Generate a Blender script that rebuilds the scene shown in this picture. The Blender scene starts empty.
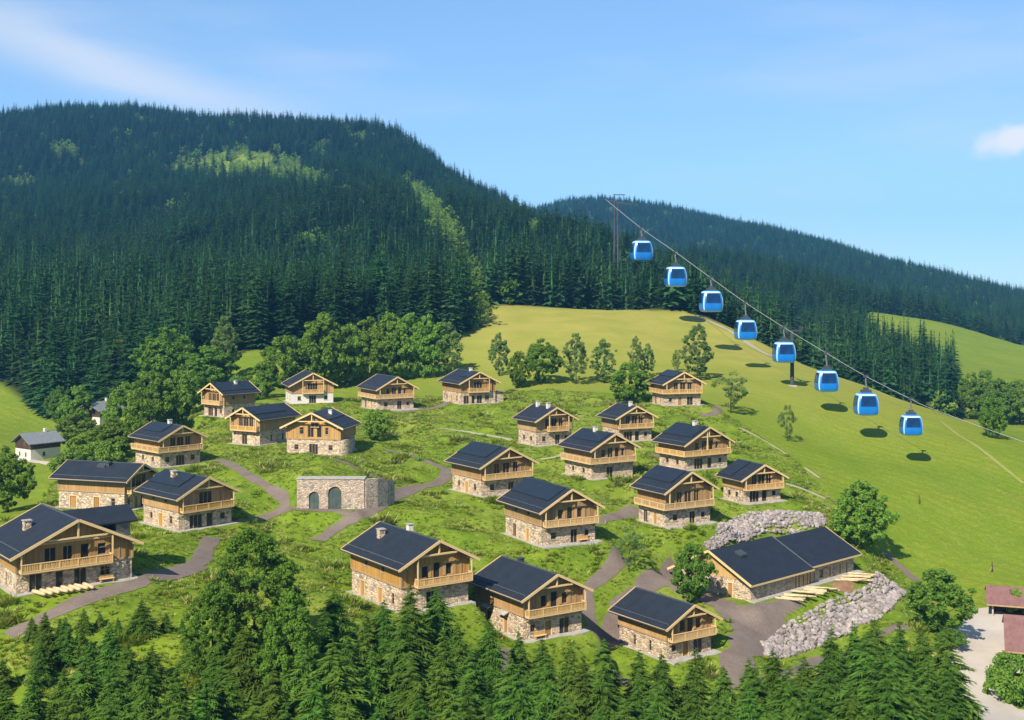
import bpy, bmesh, math, random
import numpy as np
from mathutils import Vector, Matrix

# ------------------------------------------------------------------ camera, sky, sun, exposure
SC = bpy.context.scene
F, HY, CX, ZC = 1250.0, 290.0, 512.0, 60.0        # focal length in pixels, horizon row, centre column, camera height
cam_d = bpy.data.cameras.new('camera')
cam_d.sensor_width = 36.0
cam_d.lens = F / 1024.0 * 36.0
cam_d.shift_y = -(360.0 - HY) / 1024.0
cam_d.clip_start, cam_d.clip_end = 1.0, 20000.0
cam = bpy.data.objects.new('camera', cam_d)
cam.location = (0, 0, ZC)
cam.rotation_euler = (math.radians(90), 0, 0)
SC.collection.objects.link(cam)
SC.camera = cam

SUN_ELEV, SUN_ROT = math.radians(40), math.radians(208)
world = bpy.data.worlds.new('World')
SC.world = world
world.use_nodes = True
wt = world.node_tree
wt.nodes.clear()
wo = wt.nodes.new('ShaderNodeOutputWorld')
wb = wt.nodes.new('ShaderNodeBackground')
sky = wt.nodes.new('ShaderNodeTexSky')
sky.sky_type = 'NISHITA'
sky.sun_disc = False
sky.sun_elevation, sky.sun_rotation = SUN_ELEV, SUN_ROT
sky.altitude, sky.air_density, sky.dust_density, sky.ozone_density = 2400, 1.0, 0.05, 3.0
wb.inputs['Strength'].default_value = 0.10
# thin high cloud: streaky noise on the sky direction, everywhere, plus a small cumulus bank low over the ridge
wc = wt.nodes.new('ShaderNodeTexCoord')
wm = wt.nodes.new('ShaderNodeMapping')
wm.inputs['Rotation'].default_value = (0.0, math.radians(24), 0.0)
wm.inputs['Scale'].default_value = (2.2, 2.2, 11.0)
wm.inputs['Location'].default_value = (1.3, 5.2, 7.9)
wn = wt.nodes.new('ShaderNodeTexNoise')
wn.inputs['Scale'].default_value = 1.35
wn.inputs['Detail'].default_value = 6
wn.inputs['Roughness'].default_value = 0.52
wr = wt.nodes.new('ShaderNodeMapRange')
wr.interpolation_type = 'SMOOTHSTEP'
wr.inputs['From Min'].default_value, wr.inputs['From Max'].default_value = 0.47, 0.75
wr.inputs['To Max'].default_value = 0.25
wmix = wt.nodes.new('ShaderNodeMixRGB')
wmix.inputs['Color2'].default_value = (5.2, 5.4, 5.9, 1)
# the cumulus bank
wd = wt.nodes.new('ShaderNodeMapping')
cd = Vector(((1010 - CX) / F, 1.0, (HY - 140) / F)).normalized()
wd.vector_type = 'POINT'
wd.inputs['Location'].default_value = tuple(-Vector((cd.x * 26, cd.y * 10, cd.z * 75)))
wd.inputs['Scale'].default_value = (26, 10, 75)
wl = wt.nodes.new('ShaderNodeVectorMath'); wl.operation = 'LENGTH'
wn2 = wt.nodes.new('ShaderNodeTexNoise')
wn2.inputs['Scale'].default_value = 24
wn2.inputs['Detail'].default_value = 6
ws = wt.nodes.new('ShaderNodeMath'); ws.operation = 'MULTIPLY_ADD'
ws.inputs[1].default_value = 1.9
wr2 = wt.nodes.new('ShaderNodeMapRange')
wr2.interpolation_type = 'SMOOTHSTEP'
wr2.inputs['From Min'].default_value, wr2.inputs['From Max'].default_value = 2.0, 1.3
wr2.inputs['To Max'].default_value = 0.92
wmix2 = wt.nodes.new('ShaderNodeMixRGB')
wmix2.inputs['Color2'].default_value = (6.2, 6.2, 6.25, 1)
L_ = wt.links.new
L_(wc.outputs['Generated'], wm.inputs['Vector']); L_(wm.outputs['Vector'], wn.inputs['Vector'])
L_(wn.outputs['Fac'], wr.inputs['Value']); L_(wr.outputs['Result'], wmix.inputs['Fac'])
wgm = wt.nodes.new('ShaderNodeGamma'); wgm.inputs['Gamma'].default_value = 0.64      # photographic tone curve of the sky
wgn = wt.nodes.new('ShaderNodeMixRGB'); wgn.blend_type = 'MULTIPLY'; wgn.inputs['Fac'].default_value = 1.0
wgn.inputs['Color2'].default_value = (1.17, 1.56, 1.91, 1)
L_(sky.outputs['Color'], wgm.inputs['Color']); L_(wgm.outputs['Color'], wgn.inputs['Color1']); L_(wgn.outputs['Color'], wmix.inputs['Color1'])
L_(wc.outputs['Generated'], wd.inputs['Vector']); L_(wd.outputs['Vector'], wl.inputs[0])
L_(wc.outputs['Generated'], wn2.inputs['Vector'])
L_(wn2.outputs['Fac'], ws.inputs[0]); L_(wl.outputs['Value'], ws.inputs[2])
L_(ws.outputs['Value'], wr2.inputs['Value']); L_(wr2.outputs['Result'], wmix2.inputs['Fac'])
cA = Vector(((120 - CX) / F, 1.0, (HY - 72) / F)).normalized()
aV = Vector((math.cos(math.radians(-17)), 0, math.sin(math.radians(-17)))); aV = (aV - cA * aV.dot(cA)).normalized(); bV = cA.cross(aV)
def wdot(v):
    n_ = wt.nodes.new('ShaderNodeVectorMath'); n_.operation = 'DOT_PRODUCT'; n_.inputs[1].default_value = tuple(v); L_(wc.outputs['Generated'], n_.inputs[0]); return n_.outputs['Value']
def wmath(op, a, b=0.0):
    n_ = wt.nodes.new('ShaderNodeMath'); n_.operation = op
    for q, v in enumerate((a, b)):
        if hasattr(v, 'node'): L_(v, n_.inputs[q])
        else: n_.inputs[q].default_value = v
    return n_.outputs[0]
wob = wmath('MULTIPLY', wmath('SUBTRACT', wn.outputs['Fac'], .5), .05)
e1 = wmath('POWER', wmath('DIVIDE', wmath('ABSOLUTE', wdot(aV)), .15), 2.0)
e2 = wmath('POWER', wmath('ABSOLUTE', wmath('DIVIDE', wmath('ADD', wdot(bV), wob), .018)), 2.0)
front = wmath('GREATER_THAN', wdot(cA), .5)
wsp = wmath('MULTIPLY', wmath('MULTIPLY', wmath('EXPONENT', wmath('MULTIPLY', wmath('ADD', e1, e2), -1.0)), .62), front)
wmix3 = wt.nodes.new('ShaderNodeMixRGB'); wmix3.inputs['Color2'].default_value = (5.5, 5.6, 5.95, 1)
L_(wsp, wmix3.inputs['Fac']); L_(wmix.outputs['Color'], wmix3.inputs['Color1'])
L_(wmix3.outputs['Color'], wmix2.inputs['Color1'])
L_(wmix2.outputs['Color'], wb.inputs['Color'])
L_(wb.outputs['Background'], wo.inputs['Surface'])

sun_d = bpy.data.lights.new('sun', 'SUN')
sun_d.energy = 5.0
sun_d.angle = math.radians(0.53)
sun_d.color = (1.0, 0.93, 0.80)
sun = bpy.data.objects.new('sun', sun_d)
SUN_DIR = Vector((math.sin(SUN_ROT) * math.cos(SUN_ELEV), math.cos(SUN_ROT) * math.cos(SUN_ELEV), math.sin(SUN_ELEV)))
sun.rotation_euler = SUN_DIR.to_track_quat('Z', 'Y').to_euler()
sun.location = (-100, -100, 300)
SC.collection.objects.link(sun)

SC.view_settings.view_transform = 'Standard'
SC.view_settings.look = 'None'
SC.view_settings.exposure = 0.75
SC.view_settings.gamma = 1.0
SC.view_settings.use_curve_mapping = False
SC.render.engine = 'CYCLES'
SC.cycles.use_denoising = True
SC.cycles.max_bounces = 6
SC.cycles.transparent_max_bounces = 6
SC.cycles.volume_bounces = 0

rng = np.random.default_rng(7)
random.seed(7)

# ------------------------------------------------------------------ object helpers
def link(o, parent=None):
    SC.collection.objects.link(o)
    if parent is not None:
        o.parent = parent
    return o

def tag(o, label=None, cat=None, group=None, kind=None):
    if label: o['label'] = label
    if cat: o['category'] = cat
    if group: o['group'] = group
    if kind: o['kind'] = kind
    return o

def empty(name, loc, rz=0.0):
    o = bpy.data.objects.new(name, None)
    o.empty_display_size = 0.5
    o.location = loc
    o.rotation_euler = (0, 0, rz)
    return link(o)

def raw_mesh(name, V, Q, mats, smooth=False, midx=None):
    """V (n,3), Q: list of faces or an int array (m,k)"""
    me = bpy.data.meshes.new(name)
    if isinstance(Q, np.ndarray):
        V = np.asarray(V, dtype=np.float32)
        m, k = Q.shape
        me.vertices.add(len(V)); me.vertices.foreach_set('co', V.ravel())
        me.loops.add(m * k); me.loops.foreach_set('vertex_index', Q.astype(np.int32).ravel())
        me.polygons.add(m)
        me.polygons.foreach_set('loop_start', np.arange(0, m * k, k, dtype=np.int32))
        me.update(calc_edges=True)
    else:
        me.from_pydata([tuple(v) for v in V], [], Q)
        me.update()
    for mt in (mats if isinstance(mats, (list, tuple)) else [mats]):
        me.materials.append(mt)
    if midx is not None:
        me.polygons.foreach_set('material_index', np.asarray(midx, dtype=np.int32))
    if smooth:
        me.polygons.foreach_set('use_smooth', np.ones(len(me.polygons), dtype=bool))
    me.update()
    return me

def mobj(name, me, parent=None, loc=None, rz=0.0):
    o = bpy.data.objects.new(name, me)
    if loc is not None: o.location = loc
    if rz: o.rotation_euler = (0, 0, rz)
    return link(o, parent)

class MB:
    """collects boxes, prisms and tubes and links them as ONE mesh object"""
    def __init__(s): s.V = []; s.Q = []
    def add(s, vs, fs):
        n = len(s.V); s.V += [tuple(v) for v in vs]; s.Q += [tuple(i + n for i in f) for f in fs]; return s
    def box(s, x0, x1, y0, y1, z0, z1):
        return s.add([(x0,y0,z0),(x1,y0,z0),(x1,y1,z0),(x0,y1,z0),(x0,y0,z1),(x1,y0,z1),(x1,y1,z1),(x0,y1,z1)],
                     [(0,3,2,1),(4,5,6,7),(0,1,5,4),(1,2,6,5),(2,3,7,6),(3,0,4,7)])
    def bar(s, p, q, w, h, up=(0, 0, 1)):
        p, q = Vector(p), Vector(q); d = (q - p).normalized(); u = Vector(up)
        sd = d.cross(u).normalized() * (w / 2); up_ = sd.cross(d).normalized() * (h / 2)
        vs = []
        for c in (p, q): vs += [c - sd - up_, c + sd - up_, c + sd + up_, c - sd + up_]
        return s.add(vs, [(0,1,2,3),(7,6,5,4),(0,4,5,1),(1,5,6,2),(2,6,7,3),(3,7,4,0)])
    def tube(s, pts, rad, n=8, cap=True):
        pts = [Vector(p) for p in pts]; k = len(pts)
        if not isinstance(rad, (list, tuple)): rad = [rad] * k
        vs = []
        for i, p in enumerate(pts):
            d = (pts[min(i + 1, k - 1)] - pts[max(i - 1, 0)]).normalized()
            a = Vector((0, 0, 1)) if abs(d.z) < 0.9 else Vector((1, 0, 0))
            e1 = d.cross(a).normalized(); e2 = d.cross(e1).normalized()
            for j in range(n):
                t = 2 * math.pi * j / n
                vs.append(p + (e1 * math.cos(t) + e2 * math.sin(t)) * rad[i])
        fs = []
        for i in range(k - 1):
            for j in range(n):
                a, b = i * n + j, i * n + (j + 1) % n
                fs.append((a, a + n, b + n, b))
        if cap:
            fs.append(tuple(range(n))); fs.append(tuple(range((k - 1) * n, k * n))[::-1])
        return s.add(vs, fs)
    def prism(s, poly, z0, z1):
        n = len(poly)
        vs = [(p[0], p[1], z0) for p in poly] + [(p[0], p[1], z1) for p in poly]
        return s.add(vs, [tuple(range(n))[::-1], tuple(range(n, 2 * n))] + [(i, (i + 1) % n, n + (i + 1) % n, n + i) for i in range(n)])
    def slab(s, quad, t):
        """a quad (four 3-D points) thickened downwards by t"""
        vs = [Vector(p) for p in quad] + [Vector(p) - Vector((0, 0, t)) for p in quad]
        return s.add(vs, [(0,1,2,3),(7,6,5,4),(0,4,5,1),(1,5,6,2),(2,6,7,3),(3,7,4,0)])
    def mesh(s, name, mat, smooth=False):
        me = raw_mesh(name, s.V, s.Q, mat, smooth)
        bm = bmesh.new(); bm.from_mesh(me); bmesh.ops.recalc_face_normals(bm, faces=bm.faces); bm.to_mesh(me); bm.free()
        return me
    def build(s, name, mat, parent=None, smooth=False, loc=None, rz=0.0):
        return mobj(name, s.mesh(name, mat, smooth), parent, loc, rz)

# ------------------------------------------------------------------ materials
class NT:
    def __init__(s, name):
        s.m = bpy.data.materials.new(name); s.m.use_nodes = True
        s.t = s.m.node_tree; s.t.nodes.clear()
        s.out = s.n('ShaderNodeOutputMaterial')
    def n(s, typ, **kw):
        nd = s.t.nodes.new(typ)
        for k, v in kw.items():
            setattr(nd, k, v)
        return nd
    def l(s, a, b): s.t.links.new(a, b)
    def val(s, x, sock):
        if hasattr(x, 'node'): s.l(x, sock)
        else: sock.default_value = x
    def coord(s, kind='Object', scale=None):
        c = s.n('ShaderNodeTexCoord').outputs[kind]
        if scale is None: return c
        m = s.n('ShaderNodeMapping'); m.inputs['Scale'].default_value = scale
        s.l(c, m.inputs['Vector']); return m.outputs['Vector']
    def noise(s, vec, scale, detail=4, rough=0.55, out='Fac'):
        nd = s.n('ShaderNodeTexNoise'); nd.inputs['Scale'].default_value = scale
        nd.inputs['Detail'].default_value = detail; nd.inputs['Roughness'].default_value = rough
        if vec is not None: s.l(vec, nd.inputs['Vector'])
        return nd.outputs[out]
    def rng(s, v, a, b, c=0.0, d=1.0):
        nd = s.n('ShaderNodeMapRange'); s.l(v, nd.inputs['Value'])
        for k, x in zip(('From Min', 'From Max', 'To Min', 'To Max'), (a, b, c, d)): nd.inputs[k].default_value = x
        return nd.outputs['Result']
    def math(s, op, a, b=0.0, c=0.0):
        nd = s.n('ShaderNodeMath', operation=op)
        s.val(a, nd.inputs[0]); s.val(b, nd.inputs[1]); s.val(c, nd.inputs[2]); return nd.outputs[0]
    def mix(s, f, a, b, blend='MIX'):
        nd = s.n('ShaderNodeMixRGB', blend_type=blend)
        s.val(f, nd.inputs['Fac'])
        for x, k in ((a, 'Color1'), (b, 'Color2')):
            if hasattr(x, 'node'): s.l(x, nd.inputs[k])
            else: nd.inputs[k].default_value = (*x, 1)
        return nd.outputs['Color']
    def bsdf(s, col, rough=0.8, spec=0.3, bump=None, bstr=0.3, bdist=0.05, metal=0.0):
        p = s.n('ShaderNodeBsdfPrincipled')
        if hasattr(col, 'node'): s.l(col, p.inputs['Base Color'])
        else: p.inputs['Base Color'].default_value = (*col, 1)
        s.val(rough, p.inputs['Roughness']); p.inputs['Specular IOR Level'].default_value = spec
        p.inputs['Metallic'].default_value = metal
        if bump is not None:
            b = s.n('ShaderNodeBump'); b.inputs['Strength'].default_value = bstr; b.inputs['Distance'].default_value = bdist
            s.l(bump, b.inputs['Height']); s.l(b.outputs['Normal'], p.inputs['Normal'])
        s.l(p.outputs['BSDF'], s.out.inputs['Surface'])
        return s.m

def m_stone(name, c1, c2, joint, cell=2.3):
    t = NT(name); co = t.coord('Object', (1, 1, 1.7))
    v = t.n('ShaderNodeTexVoronoi'); v.inputs['Scale'].default_value = cell; t.l(co, v.inputs['Vector'])
    e = t.n('ShaderNodeTexVoronoi', feature='DISTANCE_TO_EDGE'); e.inputs['Scale'].default_value = cell; t.l(co, e.inputs['Vector'])
    sep = t.n('ShaderNodeSeparateColor'); t.l(v.outputs['Color'], sep.inputs[0])
    col = t.mix(sep.outputs[0], c1, c2)
    col = t.mix(t.rng(sep.outputs[1], 0.75, 0.85), col, (0.44, 0.31, 0.22))
    col = t.mix(t.rng(sep.outputs[2], 0.82, 0.88), col, (0.26, 0.235, 0.21))
    col = t.mix(t.rng(t.noise(co, 0.8, 4), 0.35, 0.75, 0.0, 0.35), col, (0.5, 0.42, 0.33), 'MULTIPLY')
    j = t.rng(e.outputs['Distance'], 0.02, 0.09)
    col = t.mix(j, joint, col)
    h = t.math('ADD', t.rng(e.outputs['Distance'], 0.0, 0.16), t.math('MULTIPLY', t.noise(co, 9, 3), 0.5))
    return t.bsdf(col, 0.9, 0.2, h, 0.8, 0.10)

def m_wood(name, c1, c2, n=4.5, axis='XY', weather=0.5):
    t = NT(name); co = t.coord('Object')
    sp = t.n('ShaderNodeSeparateXYZ'); t.l(co, sp.inputs[0])
    u = t.math('ADD', sp.outputs[0], sp.outputs[1]) if axis == 'XY' else sp.outputs[2]
    u = t.math('MULTIPLY', u, n)
    wn = t.n('ShaderNodeTexWhiteNoise', noise_dimensions='1D'); t.l(t.math('FLOOR', u), wn.inputs['W'])
    fr = t.math('FRACT', u)
    gap = t.math('MULTIPLY', t.rng(fr, 0.0, 0.10), t.rng(fr, 1.0, 0.90))
    col = t.mix(wn.outputs['Value'], c1, c2)
    gr = t.noise(t.coord('Object', (6, 6, 0.8)), 3.0, 5)
    col = t.mix(t.rng(gr, 0.3, 0.7, 0.0, weather), col, tuple(x * 0.45 for x in c1))
    col = t.mix(t.rng(t.noise(co, 0.7, 3), 0.45, 0.7, 0.0, 0.2), col, (0.36, 0.27, 0.17))
    oi = t.n('ShaderNodeObjectInfo').outputs['Random']
    hs = t.n('ShaderNodeHueSaturation'); t.l(col, hs.inputs['Color']); t.l(t.rng(oi, 0, 1, .82, 1.12), hs.inputs['Value']); t.l(t.rng(t.math('FRACT', t.math('MULTIPLY', oi, 5.7)), 0, 1, .95, 1.2), hs.inputs['Saturation'])
    col = t.mix(t.rng(gap, 0.0, 1.0, 0.75, 0.0), hs.outputs['Color'], (0.03, 0.02, 0.012))
    return t.bsdf(col, 0.75, 0.25, gap, 0.6, 0.03)

def m_plain(name, c, rough=0.7, spec=0.3, var=0.25, scale=3.0, c2=None, metal=0.0, bstr=0.15, bdist=0.02):
    t = NT(name); co = t.coord('Object')
    n = t.noise(co, scale, 5)
    col = t.mix(t.rng(n, 0.3, 0.7), c, c2 or tuple(x * (1 - var) for x in c))
    return t.bsdf(col, rough, spec, n, bstr, bdist, metal)

def m_leaf(name, c1, c2, trans=0.45, hue=0.012, vr=(0.8, 1.2)):
    t = NT(name)
    oi = t.n('ShaderNodeObjectInfo').outputs['Random']
    ge = t.n('ShaderNodeNewGeometry').outputs['Random Per Island']
    col = t.mix(ge, c1, c2)
    hs = t.n('ShaderNodeHueSaturation')
    t.l(col, hs.inputs['Color'])
    t.l(t.rng(oi, 0, 1, 0.5 - hue, 0.5 + hue), hs.inputs['Hue'])
    t.l(t.rng(t.math('FRACT', t.math('MULTIPLY', oi, 7.31)), 0, 1, *vr), hs.inputs['Value'])
    d = t.n('ShaderNodeBsdfPrincipled'); d.inputs['Roughness'].default_value = 0.7; d.inputs['Specular IOR Level'].default_value = 0.06
    tr = t.n('ShaderNodeBsdfTranslucent')
    t.l(hs.outputs['Color'], d.inputs['Base Color']); t.l(hs.outputs['Color'], tr.inputs['Color'])
    mx = t.n('ShaderNodeMixShader'); mx.inputs[0].default_value = trans
    t.l(d.outputs[0], mx.inputs[1]); t.l(tr.outputs[0], mx.inputs[2]); t.l(mx.outputs[0], t.out.inputs['Surface'])
    return t.m

MAT = {}
MAT['stone'] = m_stone('stone_masonry', (0.74, 0.565, 0.38), (0.55, 0.415, 0.275), (0.42, 0.32, 0.215), 2.0)
MAT['stone_small'] = m_stone('stone_retaining', (0.68, 0.54, 0.42), (0.50, 0.39, 0.30), (0.36, 0.29, 0.22), 2.4)
MAT['wood'] = m_wood('weathered_boards', (0.54, 0.325, 0.135), (0.37, 0.21, 0.082))
MAT['wood_light'] = m_wood('larch_boards', (0.64, 0.405, 0.17), (0.52, 0.315, 0.12), 5.0, weather=0.3)
MAT['wood_dark'] = m_wood('dark_boards', (0.075, 0.045, 0.028), (0.05, 0.032, 0.022))
MAT['trim'] = m_plain('larch_trim', (0.68, 0.46, 0.21), 0.65, 0.3, c2=(0.60, 0.41, 0.20))
MAT['beam'] = m_plain('old_beam', (0.40, 0.255, 0.13), 0.75, 0.2)
MAT['door_wood'] = m_wood('door_boards', (0.42, 0.25, 0.11), (0.33, 0.19, 0.08), 6.0, weather=0.3)
MAT['plaster'] = m_plain('pale_plaster', (0.62, 0.57, 0.49), 0.9, 0.1, 0.15)
MAT['concrete'] = m_plain('pale_paving', (0.42, 0.385, 0.33), 0.9, 0.15, 0.35, 1.2)
MAT['dark_metal'] = m_plain('dark_metal', (0.05, 0.055, 0.06), 0.45, 0.5)
MAT['steel'] = m_plain('galvanised_steel', (0.13, 0.135, 0.14), 0.45, 0.5, 0.2)
MAT['pylon_steel'] = m_plain('painted_steel', (0.055, 0.06, 0.065), 0.55, 0.3)
MAT['cable'] = m_plain('pale_cable', (0.36, 0.36, 0.355), 0.5, 0.4)
MAT['door_green'] = m_wood('green_door_boards', (0.075, 0.11, 0.10), (0.055, 0.085, 0.08), 5.0, weather=0.2)
MAT['grey_roof'] = m_plain('grey_roof_sheet', (0.20, 0.21, 0.22), 0.6, 0.3, 0.25, 1.5)
MAT['soil'] = m_plain('bare_soil', (0.30, 0.17, 0.09), 0.95, 0.1, 0.4, 1.2)
MAT['log'] = m_plain('peeled_log', (0.62, 0.46, 0.26), 0.7, 0.2, 0.3, 2.5)
MAT['rock'] = None
MAT['spruce_bark'] = m_plain('spruce_bark', (0.035, 0.030, 0.022), 0.95, 0.0, 0.5, 6.0)
MAT['bark'] = m_plain('bark', (0.075, 0.058, 0.042), 0.95, 0.1, 0.5, 6.0)

def m_roof(name, c, tile=True):
    t = NT(name); co = t.coord('Object')
    br = t.n('ShaderNodeTexBrick'); br.inputs['Scale'].default_value = 1.0
    br.inputs['Mortar Size'].default_value = 0.012; br.inputs['Brick Width'].default_value = 0.6; br.inputs['Row Height'].default_value = 0.33
    mp = t.n('ShaderNodeMapping'); mp.inputs['Rotation'].default_value = (0, 0, math.radians(90)); t.l(co, mp.inputs['Vector']); t.l(mp.outputs[0], br.inputs['Vector'])
    br.inputs['Color1'].default_value = (*c, 1); br.inputs['Color2'].default_value = (*[x * 1.25 for x in c], 1)
    br.inputs['Mortar'].default_value = (*[x * 0.6 for x in c], 1)
    col = t.mix(t.rng(t.noise(co, 0.6, 5), 0.35, 0.7, 0.0, 0.55), br.outputs['Color'], tuple(x * 1.6 for x in c))
    return t.bsdf(col, t.rng(t.noise(co, 2.0, 4), 0.3, 0.7, 0.55, 0.75), 0.25, br.outputs['Fac'], 0.35, -0.02)
MAT['roof'] = m_roof('dark_slate_roof', (0.013, 0.017, 0.024))
MAT['roof_brown'] = m_roof('brown_roof', (0.175, 0.088, 0.075))
MAT['panel'] = m_plain('roof_panel', (0.015, 0.021, 0.031), 0.45, 0.35, 0.3, 0.8)

t = NT('window_glass')
MAT['glass'] = t.bsdf(t.mix(t.noise(t.coord('Object'), 1.2, 2), (0.012, 0.014, 0.016), (0.04, 0.042, 0.045)), 0.12, 0.5)
t = NT('cabin_glass')
MAT['cabin_glass'] = t.bsdf(t.mix(t.rng(t.noise(t.coord('Object'), 2.0, 2), 0.35, 0.65), (0.003, 0.018, 0.065), (0.006, 0.040, 0.13)), 0.12, 0.5)
t = NT('cabin_blue')
MAT['cabin_blue'] = t.bsdf(t.mix(t.noise(t.coord('Object'), 3.0, 3), (0.005, 0.125, 0.42), (0.008, 0.16, 0.50)), 0.3, 0.5)
MAT['cabin_frame'] = m_plain('cabin_frame', (0.36, 0.56, 0.76), 0.35, 0.5, 0.1)

def m_rock(name, c1, c2):
    t = NT(name); co = t.coord('Object')
    oi = t.n('ShaderNodeObjectInfo').outputs['Random']
    ge = t.n('ShaderNodeNewGeometry').outputs['Random Per Island']
    r = t.math('FRACT', t.math('ADD', oi, t.math('MULTIPLY', ge, 3.7)))
    col = t.mix(r, c1, c2)
    n = t.noise(co, 2.5, 6, 0.6)
    col = t.mix(t.rng(n, 0.35, 0.7, 0, 0.6), col, tuple(x * 0.5 for x in c2))
    return t.bsdf(col, 0.9, 0.2, n, 0.5, 0.1)
MAT['rock'] = m_rock('quarry_stone', (0.43, 0.365, 0.335), (0.22, 0.185, 0.168))

def m_gravel(name, c1, c2, c3):
    t = NT(name); co = t.coord('Object')
    a = t.noise(co, 0.25, 5, 0.6); b = t.noise(co, 3.5, 4, 0.7)
    col = t.mix(t.rng(a, 0.3, 0.7), c1, c2)
    col = t.mix(t.rng(b, 0.5, 0.75, 0.0, 0.65), col, c3)
    return t.bsdf(col, 0.95, 0.1, b, 0.4, 0.05)
MAT['gravel_path'] = m_gravel('path_gravel', (0.190, 0.145, 0.118), (0.135, 0.102, 0.082), (0.27, 0.22, 0.185))
MAT['gravel_pale'] = m_gravel('yard_gravel', (0.48, 0.415, 0.345), (0.41, 0.35, 0.285), (0.55, 0.485, 0.41))
MAT['track_green'] = m_gravel('worn_grass', (0.26, 0.25, 0.07), (0.22, 0.24, 0.05), (0.32, 0.29, 0.12))
MAT['track'] = m_gravel('track_earth', (0.36, 0.31, 0.22), (0.30, 0.27, 0.16), (0.45, 0.40, 0.30))

MAT['leaf_a'] = m_leaf('leaf_mid_green', (0.200, 0.325, 0.042), (0.115, 0.212, 0.028))
MAT['leaf_b'] = m_leaf('leaf_light_green', (0.225, 0.350, 0.050), (0.135, 0.238, 0.032))
MAT['leaf_c'] = m_leaf('leaf_silver_green', (0.200, 0.295, 0.078), (0.120, 0.200, 0.050))
MAT['leaf_d'] = m_leaf('leaf_fresh_green', (0.165, 0.285, 0.034), (0.092, 0.180, 0.022))
MAT['needle_near'] = m_leaf('needles_near', (0.120, 0.215, 0.028), (0.062, 0.130, 0.018), 0.3, 0.02)
MAT['needle_far'] = m_leaf('needles_far', (0.054, 0.128, 0.034), (0.028, 0.076, 0.024), 0.25, 0.022, (0.6, 1.5))
MAT['grass_tuft'] = m_leaf('grass_tuft', (0.235, 0.300, 0.026), (0.145, 0.210, 0.018), 0.45, 0.03)
MAT['dry_tuft'] = m_leaf('dry_tuft', (0.46, 0.42, 0.17), (0.32, 0.33, 0.08), 0.3, 0.03)

# ground: meadow, rough bank grass and forest floor, blended by the vegetation map stored on the mesh
t = NT('ground_cover'); co = t.coord('Object')
at = t.n('ShaderNodeAttribute', attribute_name='cover')
sp = t.n('ShaderNodeSeparateColor'); t.l(at.outputs['Color'], sp.inputs[0])
n1 = t.noise(co, 0.02, 6, 0.6); n2 = t.noise(co, 0.16, 5, 0.6); n3 = t.noise(co, 1.2, 5, 0.65); n4 = t.noise(co, 0.055, 5, 0.6)
st = t.noise(t.coord('Object', (0.9, 0.12, 0.12)), 0.5, 3)
mead = t.mix(t.rng(n1, 0.35, 0.65), (0.195, 0.235, 0.018), (0.235, 0.250, 0.028))
mead = t.mix(t.rng(n4, 0.42, 0.62, 0, 0.75), mead, (0.120, 0.198, 0.014))
mead = t.mix(t.rng(n2, 0.35, 0.7, 0, 0.6), mead, (0.150, 0.200, 0.018))
mead = t.mix(t.rng(st, 0.45, 0.7, 0, 0.35), mead, (0.235, 0.255, 0.05))
mead = t.mix(t.rng(n3, 0.38, 0.66, 0, 0.75), mead, (0.098, 0.150, 0.013))
mead = t.mix(t.rng(t.noise(co, 0.4, 5, .7), 0.48, 0.68, 0, 0.55), mead, (0.105, 0.175, 0.013))
mead = t.mix(t.rng(t.noise(t.coord('Object', (1, .35, 1)), 3.2, 4, .7), 0.5, 0.75, 0, 0.45), mead, (0.30, 0.31, 0.075))
w_ = t.n('ShaderNodeTexWave', wave_type='BANDS', bands_direction='DIAGONAL'); w_.inputs['Scale'].default_value = 0.11; w_.inputs['Distortion'].default_value = 7.0; w_.inputs['Detail'].default_value = 4; w_.inputs['Detail Scale'].default_value = .6; t.l(co, w_.inputs['Vector'])
mead = t.mix(t.rng(w_.outputs['Fac'], 0.5, 0.95, 0, 0.5), mead, (0.12, 0.185, 0.018))
mead = t.mix(t.math('MULTIPLY', sp.outputs[2], t.rng(n4, 0.25, 0.6, 0.35, 1.0)), mead, (0.300, 0.270, 0.060))
rough = t.mix(t.rng(n2, 0.35, 0.65), (0.170, 0.228, 0.018), (0.105, 0.165, 0.013))
rough = t.mix(t.rng(n4, 0.5, 0.7, 0, 0.55), rough, (0.255, 0.260, 0.055))
rough = t.mix(t.rng(n3, 0.56, 0.72, 0, 0.7), rough, (0.30, 0.30, 0.11))
rough = t.mix(t.rng(t.noise(co, 0.33, 5, .65), 0.5, 0.66, 0, 0.65), rough, (0.075, 0.135, 0.014))
rough = t.mix(t.rng(n3, 0.45, 0.28, 0, 0.8), rough, (0.060, 0.115, 0.012))
col = t.mix(t.rng(t.math('ADD', sp.outputs[0], t.math('MULTIPLY', t.math('SUBTRACT', n2, 0.5), 0.5)), 0.35, 0.65), mead, rough)
col = t.mix(sp.outputs[1], col, t.mix(n3, (0.022, 0.036, 0.012), (0.045, 0.05, 0.02)))
MAT['ground'] = t.bsdf(col, 0.95, 0.0, t.math('ADD', t.math('MULTIPLY', n3, 0.5), n2), 0.7, 0.5)

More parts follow.
